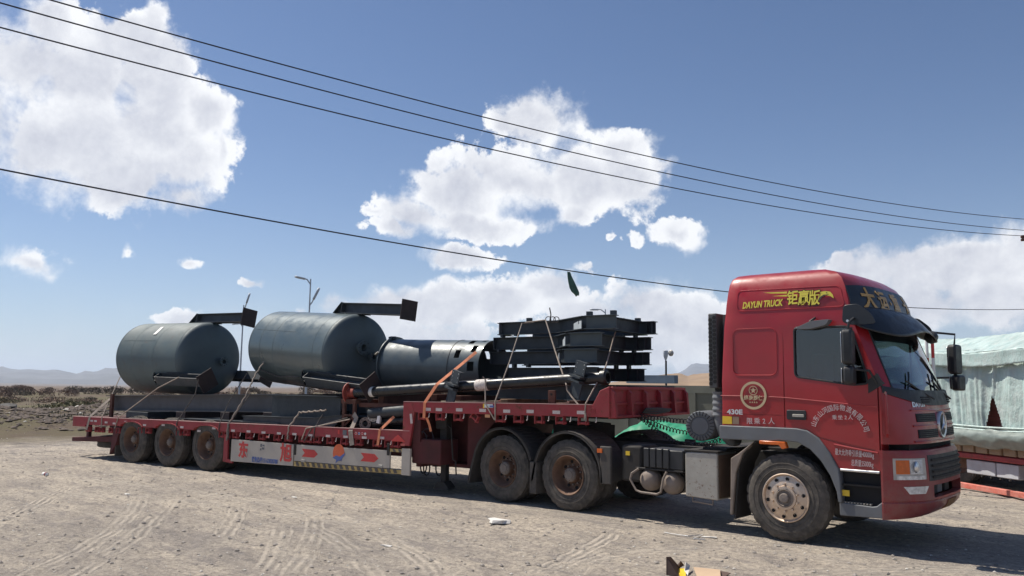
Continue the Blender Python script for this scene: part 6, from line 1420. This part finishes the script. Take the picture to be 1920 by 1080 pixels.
# ------------------------------------------------ litter
def litter(px, py, w, h, mt_, lab, cat, seed=1, up_=.06, ang=0.):
    c = G(px, py); r = random.Random(seed); n = 9; b = MB()
    for layer in (0, 1):
        for i in range(n):
            a = 2*pi*i/n; q = 1+r.uniform(-.25, .25)
            b.v.append(Vector((c.x+(w*q*cos(a))*cos(ang)-h*q*sin(a)*sin(ang), c.y+(w*q*cos(a))*sin(ang)+h*q*sin(a)*cos(ang), gh(c.x, c.y)+(.005 if not layer else up_*r.uniform(.4, 1)))))
    b.v.append(Vector((c.x, c.y, gh(c.x, c.y)+up_))); 
    for i in range(n): j = (i+1) % n; b.f += [[i, j, n+j, n+i], [n+i, n+j, 2*n]]
    b.f.append(list(range(n))[::-1]); return b.top('litter', mt_, FT, lab, cat, smooth=False)
PAP = mat('dirty_white_paper', (.68, .66, .62), .8, var=.08, dust=.2)
litter(938, 981, .17, .11, PAP, 'crumpled dirty white board lying in front of the trailer drive wheels', 'scrap', 4, .055, .6)
litter(725, 1022, .07, .03, PAP, 'small white scrap on the ground left of the white board', 'scrap', 5, .02, .3)
litter(238, 928, .07, .03, PAP, 'small white scrap below the rearmost trailer wheels', 'scrap', 6, .02)
litter(552, 935, .08, .03, PAP, 'small white scrap below the lettered side board', 'scrap', 7, .02)
litter(40, 789, .9, .3, PAP, 'white sheet scrap at the edge of the rubble', 'scrap', 8, .12); litter(92, 766, .35, .3, PAP, 'white bag lying among the dark rubble', 'bag', 9, .3)
litter(1330, 1009, .10, .02, PAP, 'thin white strip of paper near the front wheel', 'scrap', 10, .02, .3)
litter(8, 790, .9, .35, CHAS, 'dark sheet scrap at the left edge by the rubble', 'scrap', 11, .22)
c = G(83, 893); bt_ = thing('crushed_bottle', 'crushed white bottle with a dark red label on the left ground', 'bottle', FT, (c.x, c.y, 0))
MB().tube([(c.x-.11, c.y, .035), (c.x-.07, c.y+.005, .04), (c.x+.08, c.y+.02, .035), (c.x+.11, c.y+.02, .03)], [.015, .036, .038, .01], 10).build('bottle_body', WHT, bt_); MB().tube([(c.x+.02, c.y+.012, .038), (c.x+.075, c.y+.018, .036)], .040, 10).build('bottle_label', mat('dark_red_label', (.18, .02, .03), .5), bt_)
# torn cardboard at the bottom edge
cb = thing('torn_carton', 'torn cardboard carton with a yellow flap at the bottom edge', 'carton', FT, tuple(G(1300, 1075)))
CB1 = mat('light_cardboard', (.50, .36, .24), .85, var=.08); CB2 = mat('dark_cardboard', (.09, .055, .045), .85, var=.1)
def quad3(pts, m_, nm, th_=.006):
    P = [G(px, py, z) for px, py, z in pts]; n = len(P); nn = (P[1]-P[0]).cross(P[2]-P[0]).normalized()*th_; b = MB(); b.v = P+[p+nn for p in P]; b.f = [list(range(n)), list(range(n, 2*n))[::-1]]+[[i, (i+1) % n, n+(i+1) % n, n+i] for i in range(n)]; b.build(nm, m_, cb, smooth=False)
quad3([(1300, 1063, .05), (1350, 1068, .05), (1352, 1088, .01), (1308, 1084, .01)], CB1, 'carton_panel'); quad3([(1250, 1044, .17), (1258, 1044, .16), (1277, 1066, .02), (1272, 1080, .0), (1250, 1078, .0)], CB2, 'carton_flap')
quad3([(1270, 1065, .03), (1285, 1066, .04), (1286, 1082, .0), (1275, 1082, .0)], YEL, 'yellow_flap'); quad3([(1286, 1054, .10), (1294, 1060, .05), (1290, 1078, .01), (1284, 1070, .03)], PAP, 'paper_flap')
quad3([(1350, 1070, .03), (1370, 1074, .04), (1358, 1082, .01), (1350, 1084, .0)], CB2, 'carton_flap'); quad3([(1277, 1052, .11), (1283, 1060, .06), (1272, 1066, .03), (1268, 1062, .04)], CB2, 'carton_flap')
pc_ = [G(1245, 1000), G(1262, 1003), G(1290, 1007), G(1318, 1004), G(1300, 1012), G(1322, 1013)]
MB().tube([p+Vector((0, 0, .012)) for p in pc_], .008, 5).top('string', PAP, FT, 'white tangled string on the ground before the silver tank', 'string')
# ------------------------------------------------ haze
hm = bpy.data.materials.new('haze'); hm.use_nodes = True; hn = hm.node_tree; hn.nodes.clear(); ho = hn.nodes.new('ShaderNodeOutputMaterial'); hv = hn.nodes.new('ShaderNodeVolumePrincipled')
hv.inputs['Color'].default_value = (.72, .84, 1.0, 1); hv.inputs['Density'].default_value = .00012; hv.inputs['Anisotropy'].default_value = .2; hn.links.new(hv.outputs[0], ho.inputs['Volume'])
hb_ = MB().box(-14500, 14500, -14500, 14500, -90, 215).build('haze', hm, None, smooth=False); tag(hb_, kind='stuff')
